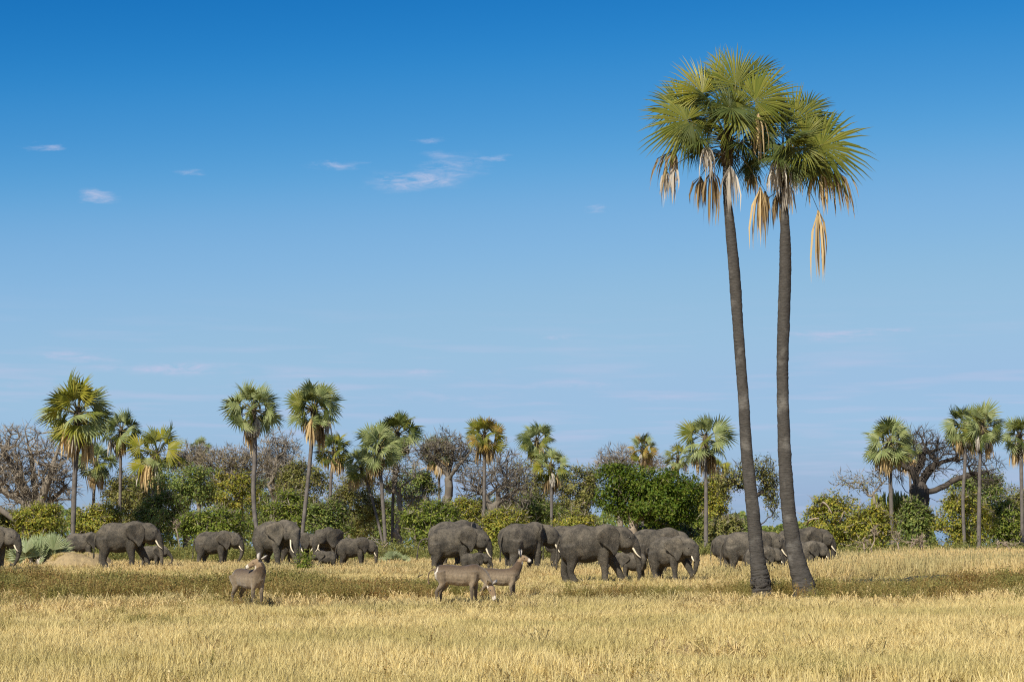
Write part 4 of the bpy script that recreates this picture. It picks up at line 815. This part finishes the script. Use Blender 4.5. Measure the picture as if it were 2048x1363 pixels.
# candelabra tree
g = np.random.default_rng(4); Yc = 154; b = at(1783, 1095, Yc); b[2] = float(gh(b[0], b[1])); root = thing('candelabra_tree', 'candelabra tree with many upright yellow green fingers', 'tree', b)
mb = MB(); tube(mb, [(0, 0, -.1), (.05, 0, 1.2), (0, 0, 2.3)], [.28, .22, .2], 8); obj('trunk', mb.mesh('trunk', [M_dark]), root)
M_cact = leafmat('candelabra_skin', [(.19, .20, .04), (.25, .25, .05), (.15, .17, .04)], trans=.05, rough=.5)
mb = MB(); top = at(1783, 980, Yc)[2] - b[2]
for i in range(90):
    a = g.random() * 6.28; r_ = math.sqrt(g.random()) * 1.5; hz = top - .75 * (r_ / 1.5) ** 2 + g.normal(0, .12)
    e = np.array([math.cos(a) * r_, math.sin(a) * r_, hz]); s = np.array([0, 0, 1.5 + g.random() * .8])
    P_ = interp([s, s * .3 + e * .6 * np.array([1.2, 1.2, 1]) + (0, 0, .2), np.array([e[0], e[1], e[2] - .9 + .3 * r_ / 1.5]), e], 9); tube(mb, P_, np.array([.04, .05, .06, .06, .06, .06, .06, .055, .03]), 5)
obj('branches', mb.mesh('branches', [M_cact], smooth=False), root)
# small green shrub and fallen stick by the facing elephant
tree('shrub', 'small fresh green shrub in the grass before the facing elephant', 'shrub', 607, 108, [(605, 1118, 18, 18), (612, 1132, 16, 10)], 70, .03, None, 'green', per=12, sig=.10, size=.075, seed=91, parts=('stem', 'foliage'))

# ------------------------------------------------------------------ animals
def animal_mat(name, kind):
    m, nd, lk, p = mat(name)
    t = nd.new('ShaderNodeTexCoord'); oi = nd.new('ShaderNodeObjectInfo')
    off = nd.new('ShaderNodeVectorMath'); off.operation = 'ADD'; lk.new(t.outputs['Object'], off.inputs[0]); cx = nd.new('ShaderNodeCombineXYZ'); mu = nd.new('ShaderNodeMath'); mu.operation = 'MULTIPLY'; mu.inputs[1].default_value = 37
    lk.new(oi.outputs['Random'], mu.inputs[0]); lk.new(mu.outputs[0], cx.inputs[0]); lk.new(cx.outputs[0], off.inputs[1])
    if kind == 'elephant':
        a = noise(nd, lk, off.outputs[0], 1.6, 5, .6); r1 = ramp(nd, [(.062, .056, .048), (.105, .093, .077), (.18, .155, .122)], [.36, .52, .70]); lk.new(a.outputs[0], r1.inputs[0])
        f = noise(nd, lk, off.outputs[0], 14, 5, .65); r2 = ramp(nd, [(.62, .62, .62), (1.25, 1.22, 1.16)], [.34, .66]); lk.new(f.outputs[0], r2.inputs[0])
        c = mixc(nd, lk, 1.0, r1.outputs[0], r2.outputs[0], 'MULTIPLY')
        sp = nd.new('ShaderNodeSeparateXYZ'); lk.new(t.outputs['Object'], sp.inputs[0]); du = nd.new('ShaderNodeMapRange'); lk.new(sp.outputs[2], du.inputs[0]); du.inputs[1].default_value = 1.5; du.inputs[2].default_value = 2.6
        dn = noise(nd, lk, off.outputs[0], 3.2, 6, .65); dr_ = ramp(nd, [(0, 0, 0), (.75, .75, .75)], [.36, .70]); lk.new(dn.outputs[0], dr_.inputs[0]); dm = nd.new('ShaderNodeMath'); dm.operation = 'MULTIPLY'; lk.new(du.outputs[0], dm.inputs[0]); lk.new(dr_.outputs[0], dm.inputs[1])
        c = mixc(nd, lk, dm.outputs[0], c, (.215, .182, .138))      # dust thrown over the back
        tint = nd.new('ShaderNodeMapRange'); lk.new(oi.outputs['Random'], tint.inputs[0]); tint.inputs[3].default_value = .85; tint.inputs[4].default_value = 1.18
        sc_ = nd.new('ShaderNodeVectorMath'); sc_.operation = 'SCALE'; lk.new(c, sc_.inputs[0]); lk.new(tint.outputs[0], sc_.inputs['Scale'])
        lk.new(sc_.outputs[0], p.inputs['Base Color']); p.inputs['Roughness'].default_value = .82; p.inputs['Specular IOR Level'].default_value = .2
        mpn = nd.new('ShaderNodeMapping'); mpn.inputs['Scale'].default_value = (1, 1, 1.8); lk.new(t.outputs['Object'], mpn.inputs[0])
        v = nd.new('ShaderNodeTexVoronoi'); v.feature = 'DISTANCE_TO_EDGE'; v.inputs['Scale'].default_value = 19; lk.new(mpn.outputs[0], v.inputs['Vector'])
        w = noise(nd, lk, mpn.outputs[0], 5, 8, .7); ad = nd.new('ShaderNodeMath'); ad.operation = 'ADD'; lk.new(v.outputs['Distance'], ad.inputs[0]); lk.new(w.outputs[0], ad.inputs[1])
        bp = nd.new('ShaderNodeBump'); bp.inputs['Strength'].default_value = .7; bp.inputs['Distance'].default_value = .07; lk.new(ad.outputs[0], bp.inputs['Height']); lk.new(bp.outputs[0], p.inputs['Normal'])
    else:
        at_ = nd.new('ShaderNodeAttribute'); at_.attribute_name = 'coat'
        mpn = nd.new('ShaderNodeMapping'); mpn.inputs['Scale'].default_value = (1, 1, .3); lk.new(t.outputs['Object'], mpn.inputs[0])
        f = noise(nd, lk, mpn.outputs[0], 45, 5, .7); r2 = ramp(nd, [(.72, .72, .72), (1.25, 1.22, 1.2)], [.3, .7]); lk.new(f.outputs[0], r2.inputs[0])
        lk.new(mixc(nd, lk, 1.0, at_.outputs['Color'], r2.outputs[0], 'MULTIPLY'), p.inputs['Base Color']); p.inputs['Roughness'].default_value = .75; p.inputs['Specular IOR Level'].default_value = .25
        p.inputs['Sheen Weight'].default_value = .25
        bp = nd.new('ShaderNodeBump'); bp.inputs['Strength'].default_value = .5; bp.inputs['Distance'].default_value = .015; lk.new(f.outputs[0], bp.inputs['Height']); lk.new(bp.outputs[0], p.inputs['Normal'])
    return m
M_eleph = animal_mat('elephant_hide', 'elephant'); M_buck = animal_mat('waterbuck_coat', 'buck')
M_ivory = barkmat('ivory', (.62, .52, .36), (.78, .70, .54), 5, (1, 1, 1), .05, .01)
em, nd, lk, p = mat('dark_eye'); p.inputs['Base Color'].default_value = (.012, .009, .007, 1); p.inputs['Roughness'].default_value = .2
def remesh(mb, voxel, smooth):
    me = mb.mesh('tmp', []); o = bpy.data.objects.new('tmp', me); COL.objects.link(o)
    md = o.modifiers.new('r', 'REMESH'); md.mode = 'VOXEL'; md.voxel_size = voxel
    sm = o.modifiers.new('s', 'SMOOTH'); sm.factor = .5; sm.iterations = smooth
    dg = bpy.context.evaluated_depsgraph_get(); ev = o.evaluated_get(dg); m2 = ev.to_mesh()
    n = len(m2.vertices); v = np.zeros(n * 3, np.float32); m2.vertices.foreach_get('co', v)
    q = [tuple(p_.vertices) for p_ in m2.polygons]; ev.to_mesh_clear(); bpy.data.objects.remove(o); bpy.data.meshes.remove(me)
    return v.reshape(-1, 3).astype(float), q
def torso(mb, rows, k=20):
    """rows: x, top, bottom, half width"""
    rows = interp(rows, len(rows) * 3); th = np.arange(k) * 2 * math.pi / k; V = []
    for x, t_, b_, w in rows:
        c = (t_ + b_) / 2; h = (t_ - b_) / 2; s = np.sin(th); co = np.cos(th)
        V.append(np.stack([np.full(k, x), w * co * (1 - .12 * np.clip(s, 0, 1)), c + h * s], -1))
    n = len(V); V = np.concatenate(V); i = np.arange(n - 1)[:, None] * k; j = np.arange(k)[None]; j2 = (j + 1) % k
    q = np.stack([i + j, i + k + j, i + k + j2, i + j2], -1).reshape(-1, 4)
    V = np.vstack([V, [rows[0][0], 0, (rows[0][1] + rows[0][2]) / 2], [rows[-1][0], 0, (rows[-1][1] + rows[-1][2]) / 2]])
    c0 = np.stack([np.full(k, n * k), np.arange(k), (np.arange(k) + 1) % k], -1); c1 = np.stack([np.full(k, n * k + 1), (n - 1) * k + (np.arange(k) + 1) % k, (n - 1) * k + np.arange(k)], -1)
    mb.add2(V, [q, c0, c1])
def limb(mb, y, rows, k=12, m=3):
    Q = interp([(x, y, z, r_) for x, z, r_ in rows], len(rows) * m); tube(mb, Q[:, :3], Q[:, 3], k)
HOOF = lambda x: [(x, .0, .20), (x, -.02, .19)]
LEGS = {
 'walk': dict(fr=[(.62, 1.75, .30), (.60, 1.35, .28), (.60, 1.02, .235), (.64, .75, .18), (.66, .5, .155), (.66, .22, .165), (.68, .03, .195)],
              fl=[(.68, 1.7, .30), (.85, 1.25, .26), (1.08, .88, .21), (1.28, .55, .165), (1.40, .25, .165), (1.46, .03, .19)],
              hr=[(-.85, 1.65, .44), (-.80, 1.25, .35), (-.76, .98, .26), (-.82, .70, .185), (-.83, .45, .155), (-.72, .2, .17), (-.66, .03, .195)],
              hl=[(-.85, 1.65, .44), (-.92, 1.2, .35), (-.98, .95, .26), (-1.08, .66, .18), (-1.10, .4, .155), (-1.02, .2, .17), (-.97, .03, .195)]),
 'stand': dict(fr=[(.62, 1.75, .30), (.62, 1.35, .28), (.62, 1.02, .235), (.63, .75, .185), (.63, .5, .16), (.63, .22, .165), (.65, .03, .195)],
              fl=[(.68, 1.7, .30), (.72, 1.3, .28), (.74, 1.0, .235), (.74, .75, .185), (.75, .5, .16), (.75, .22, .165), (.77, .03, .195)],
              hr=[(-.85, 1.65, .44), (-.84, 1.25, .36), (-.80, .98, .28), (-.92, .68, .185), (-.94, .45, .16), (-.90, .2, .17), (-.85, .03, .195)],
              hl=[(-.80, 1.65, .44), (-.68, 1.2, .35), (-.58, .95, .26), (-.66, .66, .18), (-.66, .4, .155), (-.60, .2, .17), (-.55, .03, .195)])}
TRUNKS = {
 'down': [(1.80, 1.92, .29), (1.97, 1.66, .235), (2.07, 1.40, .19), (2.13, 1.1, .15), (2.16, .8, .12), (2.17, .5, .098), (2.17, .25, .082), (2.16, .06, .072)],
 'curl': [(1.80, 1.92, .29), (1.97, 1.66, .235), (2.05, 1.40, .19), (2.07, 1.1, .15), (2.02, .82, .12), (1.92, .58, .10), (1.78, .42, .085), (1.62, .42, .07), (1.58, .52, .06)],
 'feed': [(1.80, 1.92, .29), (1.97, 1.66, .235), (2.08, 1.38, .19), (2.15, 1.08, .15), (2.22, .75, .12), (2.30, .45, .10), (2.40, .2, .085), (2.52, .06, .075)],
 'lift': [(1.80, 1.92, .29), (2.02, 1.68, .23), (2.22, 1.48, .18), (2.45, 1.38, .14), (2.66, 1.46, .115), (2.74, 1.66, .095), (2.64, 1.82, .08), (2.50, 1.78, .065)],
 'droop': [(1.80, 1.92, .29), (2.05, 1.66, .23), (2.27, 1.45, .18), (2.42, 1.2, .14), (2.44, .95, .115), (2.34, .74, .095), (2.18, .66, .08), (2.06, .70, .06)]}
def ear_shape(side, flare, droop=0.):
    """African elephant ear: attached at the front edge, fanning back"""
    out = np.array([(1.30, 2.20), (1.18, 2.37), (1.0, 2.46), (.75, 2.44), (.5, 2.31), (.33, 2.13), (.30, 1.98), (.38, 1.84), (.54, 1.72), (.72, 1.58), (.87, 1.46), (.97, 1.34), (1.04, 1.23), (1.13, 1.25), (1.21, 1.43), (1.30, 1.7), (1.33, 1.95)])
    out = interp(np.vstack([out, out[:1]]), 44)[:-1]; c = np.array([1.02, 1.88]); rings = 6; V = []; k = len(out)
    def off(x, z):
        lo_ = max(0, 1.75 - z)
        u = np.clip((1.30 - x) / 1.0, 0, 1.2); fold = .045 * math.sin(z * 8 + x * 5) * u + .02 * math.sin(x * 17 - z * 6) * u + .26 * lo_ * (.35 + .65 * u)
        return .40 + .30 * u ** .8 + flare * u ** 1.3 + fold - (.10 * max(0, z - 2.25) * 4 * u)
    for i in range(rings + 1):
        f_ = i / rings
        for p_ in out:
            q_ = c + (p_ - c) * f_; V.append((q_[0], side * off(q_[0], q_[1]), q_[1]))
    V = np.array(V); V2 = V.copy(); V2[:, 1] -= side * .045; q = []
    n = len(V)
    for i in range(rings):
        for j in range(k):
            j2 = (j + 1) % k; q.append((i * k + j, i * k + j2, (i + 1) * k + j2, (i + 1) * k + j)); q.append(tuple(n + z_ for z_ in (i * k + j2, i * k + j, (i + 1) * k + j, (i + 1) * k + j2)))
    for j in range(k):
        j2 = (j + 1) % k; a = rings * k; q.append((a + j, a + j2, n + a + j2, n + a + j))
    return np.vstack([V, V2]), q
def elephant_mesh(name, legs='stand', trunk='down', yaw=0, pitch=0, flare=.26, calf=False, tail='hang', tusk=.8, voxel=.055):
    mb = MB()
    torso(mb, [(-1.30, 1.80, 1.40, .14), (-1.25, 2.02, 1.18, .36), (-1.12, 2.24, 1.02, .50), (-.9, 2.41, 1.06, .60), (-.6, 2.50, .96, .68), (-.2, 2.50, .89, .73), (.1, 2.475, .91, .72), (.4, 2.53, 1.0, .66), (.68, 2.60, 1.16, .56), (.95, 2.57, 1.30, .46), (1.2, 2.48, 1.42, .37)])
    torso(mb, [(1.0, 2.45, 1.5, .30), (1.2, 2.50, 1.43, .38), (1.42, 2.50, 1.43, .42), (1.62, 2.45, 1.46, .43), (1.80, 2.33, 1.52, .39), (1.93, 2.14, 1.58, .31), (2.02, 1.92, 1.62, .20)])
    for s in (-1, 1):
        ell(mb, (1.62, s * .30, 1.74), (.27, .14, .24)); ell(mb, (1.86, s * .20, 2.06), (.13, .12, .15)); ell(mb, (1.90, s * .17, 1.62), (.15, .10, .17)); ell(mb, (.62, s * .42, 1.75), (.36, .20, .60)); ell(mb, (-.85, s * .40, 1.75), (.42, .26, .55))
    ell(mb, (1.62, 0, 1.42), (.22, .13, .12))
    L = LEGS[legs]
    for key, y in (('fr', -.36), ('fl', .36), ('hr', -.36), ('hl', .36)): limb(mb, y, L[key])
    limb(mb, 0, TRUNKS[trunk])
    V, Q = remesh(mb, voxel, 4)
    # hide folds
    f1 = n1(V[:, 0] * 7 + V[:, 1] * 5 + 50, V[:, 2] * 9 + 50, 1.) - .5
    nrm = V - np.array([0, 0, 1.5]); nrm[:, 0] *= .2; nrm /= np.linalg.norm(nrm, axis=1)[:, None] + 1e-6; V += nrm * (f1 * .022)[:, None]
    tw = (V[:, 0] > 1.9) & (V[:, 2] < 1.6); V[tw, 0] += .008 * np.sin(V[tw, 2] * 55)
    fs = [np.array([q for q in Q if len(q) == 4]), np.array([q for q in Q if len(q) == 3])]
    groups = [(V, [f for f in fs if len(f)])]
    for s in (-1, 1):
        ev, eq = ear_shape(s, flare); groups.append((ev, [np.array(eq)]))
    tb = MB()
    tp = {'hang': [(-1.22, 1.98), (-1.34, 1.80), (-1.40, 1.5), (-1.42, 1.15), (-1.43, .85), (-1.44, .6)], 'out': [(-1.20, 1.86), (-1.42, 1.90), (-1.66, 1.80), (-1.80, 1.5), (-1.84, 1.15), (-1.88, .80)]}[tail]
    Qt = interp([(x, 0, z) for x, z in tp], 18); tube(tb, Qt, np.interp(np.arange(18), [0, 3, 10, 13, 15, 17], [.10, .055, .032, .03, .055, .02]), 7)
    groups.append((np.concatenate(tb.v), [np.concatenate(tb.f[k]) for k in (3, 4) if tb.f[k]]))
    def deform(V):
        V = np.array(V, float)
        if calf:     # big head, short legs, short trunk
            hd = np.clip((V[:, 0] - .9) / .5, 0, 1)
            V[:, 2] = np.where(V[:, 2] < .9, V[:, 2] * .92, V[:, 2] - .072); 
            V[:, 0] *= .90
        if pitch or yaw:
            w = np.clip((V[:, 0] - .55) / .85, 0, 1); w = w * w * (3 - 2 * w); w = np.where((V[:, 2] < 1.15) & (V[:, 0] < 1.55), 0, w)
            c = np.array([.85, 0, 2.05]); a = w * pitch; X = V[:, 0] - c[0]; Zz = V[:, 2] - c[2]
            V[:, 0] = c[0] + X * np.cos(a) + Zz * np.sin(a); V[:, 2] = c[2] - X * np.sin(a) + Zz * np.cos(a)
            a = w * yaw; X = V[:, 0] - c[0]; Yy = V[:, 1].copy(); V[:, 0] = c[0] + X * np.cos(a) - Yy * np.sin(a); V[:, 1] = X * np.sin(a) + Yy * np.cos(a)
        V[:, 2] = np.maximum(V[:, 2], -.02)
        return V
    out = MB()
    for v, fl in groups: out.add2(deform(v), fl)
    body = out.mesh(name, [M_eleph]); parts = []
    for s in (-1, 1):
        if tusk > 0:
            t = MB(); Tp = interp([(1.84, s * .19, 1.62), (1.93, s * .235, 1.47), (2.02, s * .27, 1.47 - .19 * tusk), (2.02 + .14 * tusk, s * .275, 1.47 - .34 * tusk), (2.02 + .26 * tusk, s * .25, 1.47 - .42 * tusk)], 10)
            tube(t, deform(Tp), np.linspace(.055, .018, 10), 8); parts.append(('tusk', t.mesh('tusk', [M_ivory])))
        e = MB(); ell(e, (0, 0, 0), (.034, .022, .034)); me = MB(); me.add2(deform(np.concatenate(e.v) + np.array([1.74, s * .405, 2.0])), [np.concatenate(e.f[k]) for k in (3, 4) if e.f[k]]); parts.append(('eye', me.mesh('eye', [em])))
    return body, parts
EV = {
 'walk': elephant_mesh('elephant_walk', 'walk', 'down'),
 'stand': elephant_mesh('elephant_stand', 'stand', 'curl', pitch=.05, tusk=.6),
 'tailout': elephant_mesh('elephant_tail', 'stand', 'down', pitch=.16, tail='out'),
 'toward': elephant_mesh('elephant_toward', 'walk', 'down', yaw=-.25, tusk=1.35, flare=.30),
 'feed': elephant_mesh('elephant_feed', 'stand', 'feed', pitch=.22, flare=.20, tusk=.55),
 'turn': elephant_mesh('elephant_turn', 'stand', 'curl', yaw=-.75, pitch=.10, flare=.30),
 'young': elephant_mesh('elephant_young', 'walk', 'curl', tusk=.35, calf=True, pitch=.1),
 'calf': elephant_mesh('elephant_calf', 'stand', 'droop', tusk=0, calf=True, flare=.15),
 'calfup': elephant_mesh('elephant_calf_up', 'walk', 'lift', tusk=0, calf=True, flare=.2),
}
def elephant(label, variant, px_, Y, top, yaw, group):
    z = at(px_, top, Y)[2]; s = z / 2.60; x = at(px_, top, Y)[0]; body, parts = EV[variant]
    root = thing('elephant', label, 'elephant', (x, Y, float(gh(x, Y)) - .02), group, R(yaw)); root.scale = (s, s, s)
    obj('body', body, root)
    for nm, me in parts: obj(nm, me, root)
EG, CG = 'elephant herd', 'elephant calves'
for e_ in [
 ('elephant with curled trunk cut by the frame edge, beside the stemless palm', 'stand', -26, 112, 1050, -14, EG),
 ('elephant behind the flat topped earth mound', 'feed', 162, 134, 1062, 14, EG),
 ('big tusked elephant striding beside the earth mound', 'walk', 243, 115, 1041, 0, EG),
 ('calf with trunk hooked down behind the big striding elephant', 'calf', 303, 119, 1087, 4, CG),
 ('dark elephant standing apart behind the dry grass before the fresh green bush', 'stand', 427, 127, 1057, 0, EG),
 ('large elephant with long white tusks turned towards the viewer', 'toward', 551, 117, 1037, -44, EG),
 ('elephant half hidden behind the large long tusked one', 'stand', 592, 130, 1063, -16, EG),
 ('elephant facing the viewer behind the calf with raised trunk', 'turn', 660, 127, 1052, -92, EG),
 ('tiny calf with its trunk curled up beside the green shrub', 'calfup', 654, 115, 1098, 184, CG),
 ('smaller elephant with lowered head behind the calf with raised trunk', 'feed', 706, 119, 1073, 6, EG),
 ('elephant mostly hidden behind the one holding its tail out', 'stand', 905, 113, 1037, 46, EG),
 ('elephant holding its tail out behind, above the waterbuck pair', 'tailout', 905, 105, 1049, 0, EG),
 ('calf in the grass below the elephant holding its tail out', 'calf', 944, 101.5, 1102, 5, CG),
 ('elephant seen from behind its flank, ear spread, ahead of the walking one', 'turn', 1046, 108, 1040, 38, EG),
 ('elephant covered by the rump of the walking one', 'stand', 1136, 113, 1047, 12, EG),
 ('large walking elephant in full view on the bare trail', 'walk', 1178.6, 88, 1046.5, 0, EG),
 ('broad elephant standing behind the small calf seen from behind', 'feed', 1309, 104, 1052, 3, EG),
 ('elephant turned half to the viewer before the broad one', 'young', 1340, 92, 1065, -42, EG),
 ('pale small calf seen from behind', 'calf', 1316, 98, 1083, 88, CG),
 ('calf hidden behind the trunk of the walking elephant', 'calf', 1266, 93, 1099, 176, CG),
 ('elephant rump showing behind the group at the tall palms', 'stand', 1460, 114, 1065, 14, EG),
 ('large elephant crossed by the tall palm trunk with the higher crown', 'walk', 1493, 100, 1057, 2, EG),
 ('young elephant with lowered ear between the two tall trunks', 'young', 1519, 96, 1088, -6, CG),
 ('tall elephant at the back beyond the thicker flared trunk', 'stand', 1597, 112, 1051, 4, EG),
 ('young elephant before the tall one beyond the thicker trunk', 'young', 1606, 104, 1076, -4, CG),
]: elephant(*e_)

# ------------------------------------------------------------------ waterbucks
def buck(label, px_, fy, Y, yaw, neck, head, earbase, eardirs, tail, s=1.0, shade=1.0):
    mb = MB()
    torso(mb, [(-.69, .98, .82, .05), (-.65, 1.06, .72, .14), (-.52, 1.13, .63, .195), (-.3, 1.14, .59, .23), (0, 1.11, .54, .26), (.22, 1.12, .54, .25), (.42, 1.16, .60, .21), (.56, 1.12, .70, .14), (.66, 1.0, .80, .07)], 18)
    for y in (-.12, .12):
        d = .03 if y > 0 else -.04
        limb(mb, y, [(.44, .95, .13), (.43, .72, .10), (.42 + d, .55, .066), (.42 + d, .37, .052), (.42 + d, .30, .05), (.42 + d, .12, .035), (.43 + d, .05, .046), (.45 + d, .0, .05)], 10)
        limb(mb, y, [(-.50, .95, .19), (-.46, .75, .155), (-.42 + d, .58, .09), (-.56 + d, .40, .056), (-.57 + d, .34, .048), (-.55 + d, .12, .036), (-.53 + d, .05, .046), (-.51 + d, .0, .05)], 10)
    nk = interp(neck, 12); tube(mb, nk[:, :3], nk[:, 3], 14); hd = interp(head, 14); tube(mb, hd[:, :3], np.stack([hd[:, 3] * .85, hd[:, 3]], -1), 12)
    V, Q = remesh(mb, .022, 3); V = V + np.stack([n1(V[:, 2] * 22 + 40, V[:, 1] * 22 + V[:, 0] * 20 + 40, 1.) - .5, n2(V[:, 0] * 24 + 60, V[:, 2] * 16 + 60, 1.) - .5, n3(V[:, 0] * 18 + 50, V[:, 1] * 22 + 50, 1.) - .5], 1) * .012; out = MB(); fs = [np.array([q for q in Q if len(q) == k]) for k in (4, 3)]; out.add2(V, [f for f in fs if len(f)]); nb = len(V)
    h0 = np.array(head[0][:3]); h1 = np.array(head[-1][:3]); hdir = unit(h1 - h0)
    cols = []
    x, y, z = V.T; c = np.tile(np.array([.215, .168, .115]) * shade, (nb, 1)); jit = n2(V[:, 0] * 26 + 90, V[:, 2] * 20 + V[:, 1] * 30 + 90, 1.) - .5; c *= (1 + .28 * jit)[:, None]
    back = np.clip((z - .82) / .28, 0, 1)[:, None]; c = c * (1 - back * np.array([[.66, .72, .76]])); bel = np.clip((.72 - z) / .12, 0, 1)[:, None] * (np.abs(y) < .25)[:, None]; c = c * (1 + .4 * bel)
    leg = np.clip((.66 - z) / .24, 0, 1)[:, None] * (x < .62)[:, None]; c = c * (1 - .66 * leg)
    ring = (x < -.50) & (z > .62) & (z < 1.10) & (((x + .66) ** 2 / .10 ** 2 + (np.abs(y) - .0) ** 2 / .17 ** 2) > .8) & ((x + .61 + .10 * (1.0 - z)) < .03) & (np.abs(y) > .09)
    c[ring] = (.68, .62, .53)
    tw = np.sum((V - h0) * hdir, 1); hl = np.linalg.norm(h1 - h0); ax = h0 + np.outer(tw, hdir); nearh = np.linalg.norm(V - ax, axis=1) < .17
    hh = nearh & (tw > -.05)
    c[hh] = (.25, .175, .105); muz = nearh & (tw > hl - .13); c[muz] = (.62, .56, .48); nose = nearh & (tw > hl - .035); c[nose] = (.03, .025, .022)
    nkc = np.array(neck)[-2:, :3].mean(0); thr = (np.linalg.norm(V - (nkc + hdir * .10 - np.array([0, 0, .03])), axis=1) < .085); c[thr] = (.66, .60, .52)
    cols.append(c)
    for sgn, ed in zip((-1, 1), eardirs):
        ed = unit(ed); eb = np.array(earbase) + np.cross(hdir, (0, 0, 1)) * .075 * -sgn; fr_ = unit(hdir - ed * (hdir @ ed)); sd = np.cross(ed, fr_); EVt = []; nn = 9
        for i in range(nn):
            u = i / (nn - 1); w = .078 * math.sin(math.pi * min(1, u * .92 + .10)) ** .8; c0 = eb + ed * .26 * u
            EVt += [c0 - sd * w + fr_ * w * .4, c0 - fr_ * .012, c0 + sd * w + fr_ * w * .4, c0 - fr_ * (.02 + w * .3)]
        q = []
        for i in range(nn - 1):
            a, b_ = i * 4, i * 4 + 4; q += [(a, a + 1, b_ + 1, b_), (a + 1, a + 2, b_ + 2, b_ + 1), (a + 2, a + 3, b_ + 3, b_ + 2), (a + 3, a, b_, b_ + 3)]
        out.add(EVt, q); cc = np.tile(np.array([[.62, .57, .5], [.70, .66, .6], [.62, .57, .5], [.12, .085, .06]]), (nn, 1)); cc[-8:] = (.05, .04, .03); cols.append(cc)
    t = MB(); Tq = interp(tail, 12); tube(t, Tq, np.interp(np.arange(12), [0, 2, 8, 10, 11], [.035, .022, .018, .03, .01]), 6); tv = np.concatenate(t.v); out.add2(tv, [np.concatenate(t.f[k]) for k in (3, 4) if t.f[k]]); ct = np.tile((.13, .09, .055), (len(tv), 1)); cols.append(ct)
    me = out.mesh('waterbuck_body', [M_buck]); col = np.concatenate(cols); at_ = me.color_attributes.new('coat', 'FLOAT_COLOR', 'POINT'); at_.data.foreach_set('color', np.column_stack([col, np.ones(len(col))]).astype(np.float32).ravel())
    w_ = at(px_, fy, Y); root = thing('waterbuck', label, 'antelope', (w_[0], Y, float(gh(w_[0], Y)) - .01), 'waterbuck females', R(yaw)); root.scale = (s, s, s)
    obj('body', me, root)
    side = unit(np.cross(hdir, (0, 0, 1)))
    for sgn in (-1, 1):
        e = MB(); ell(e, h0 + hdir * hl * .38 + side * sgn * .078 + np.array([0, 0, .035]), (.02, .016, .02), 8); obj('eye', e.mesh('eye', [em]), root)
TAIL = [(-.66, 0, 1.0), (-.73, 0, .92), (-.76, 0, .75), (-.76, 0, .55), (-.755, 0, .45)]
buck('waterbuck alone in the field looking back over its shoulder', 497, 1212, 62, -46,
     [(.45, 0, .93, .22), (.56, -.02, 1.07, .18), (.60, -.05, 1.20, .14), (.60, -.09, 1.31, .115)], [(.61, -.09, 1.34, .098), (.50, -.16, 1.31, .104), (.39, -.24, 1.235, .08), (.29, -.30, 1.165, .058), (.26, -.32, 1.15, .046)],
     (.62, -.085, 1.39), [(.75, .45, .55), (-.35, .35, .75)], TAIL, 1.07)
buck('waterbuck grazing with its head down in the grass', 918, 1212, 64, -8,
     [(.47, 0, .95, .19), (.64, 0, .90, .15), (.78, -.02, .74, .115), (.86, -.04, .58, .10)], [(.88, -.05, .56, .095), (.93, -.07, .45, .10), (.98, -.09, .31, .078), (1.01, -.11, .18, .056), (1.02, -.11, .14, .045)],
     (.90, -.04, .60), [(-.15, -.75, .35), (.55, .75, .45)], [(-.66, 0, 1.0), (-.78, -.02, .97), (-.86, -.03, .85), (-.86, -.03, .68), (-.84, -.03, .58)], 1.15)
buck('waterbuck standing alert with its head raised behind the grazing one', 1000, 1198, 67.5, -3,
     [(.44, 0, .93, .215), (.57, 0, 1.12, .17), (.65, 0, 1.29, .128), (.685, 0, 1.42, .108)], [(.69, 0, 1.47, .10), (.80, -.01, 1.465, .104), (.93, -.02, 1.41, .08), (1.03, -.03, 1.36, .058), (1.065, -.03, 1.345, .047)],
     (.69, 0, 1.53), [(-.15, -.35, .95), (.1, .45, .95)], TAIL, 1.0, 1.12)

# fallen sticks in the grass
for (x0, y0, x1, y1, Y, lab) in [(540, 1130, 566, 1136, 110, 'dark fallen stick lying before the long tusked elephant'), (830, 1156, 846, 1148, 92, 'short dark stick poking up behind the grazing waterbuck')]:
    A_, B_ = at(x0, y0, Y), at(x1, y1, Y); A_[2] = float(gh(A_[0], Y)) + .02; B_[2] = max(B_[2], .06); mb = MB()
    tube(mb, interp([(0, 0, 0), (B_ - A_) * .5 + (0, .05, .07), B_ - A_], 8), np.linspace(.035, .02, 8), 6); tube(mb, [(B_ - A_) * .4 + (0, 0, .03), (B_ - A_) * .6 + (0, -.1, .22)], [.02, .01], 5)
    tag(obj('fallen_stick', mb.mesh('fallen_stick', [M_dark]), loc=A_), lab, 'stick')
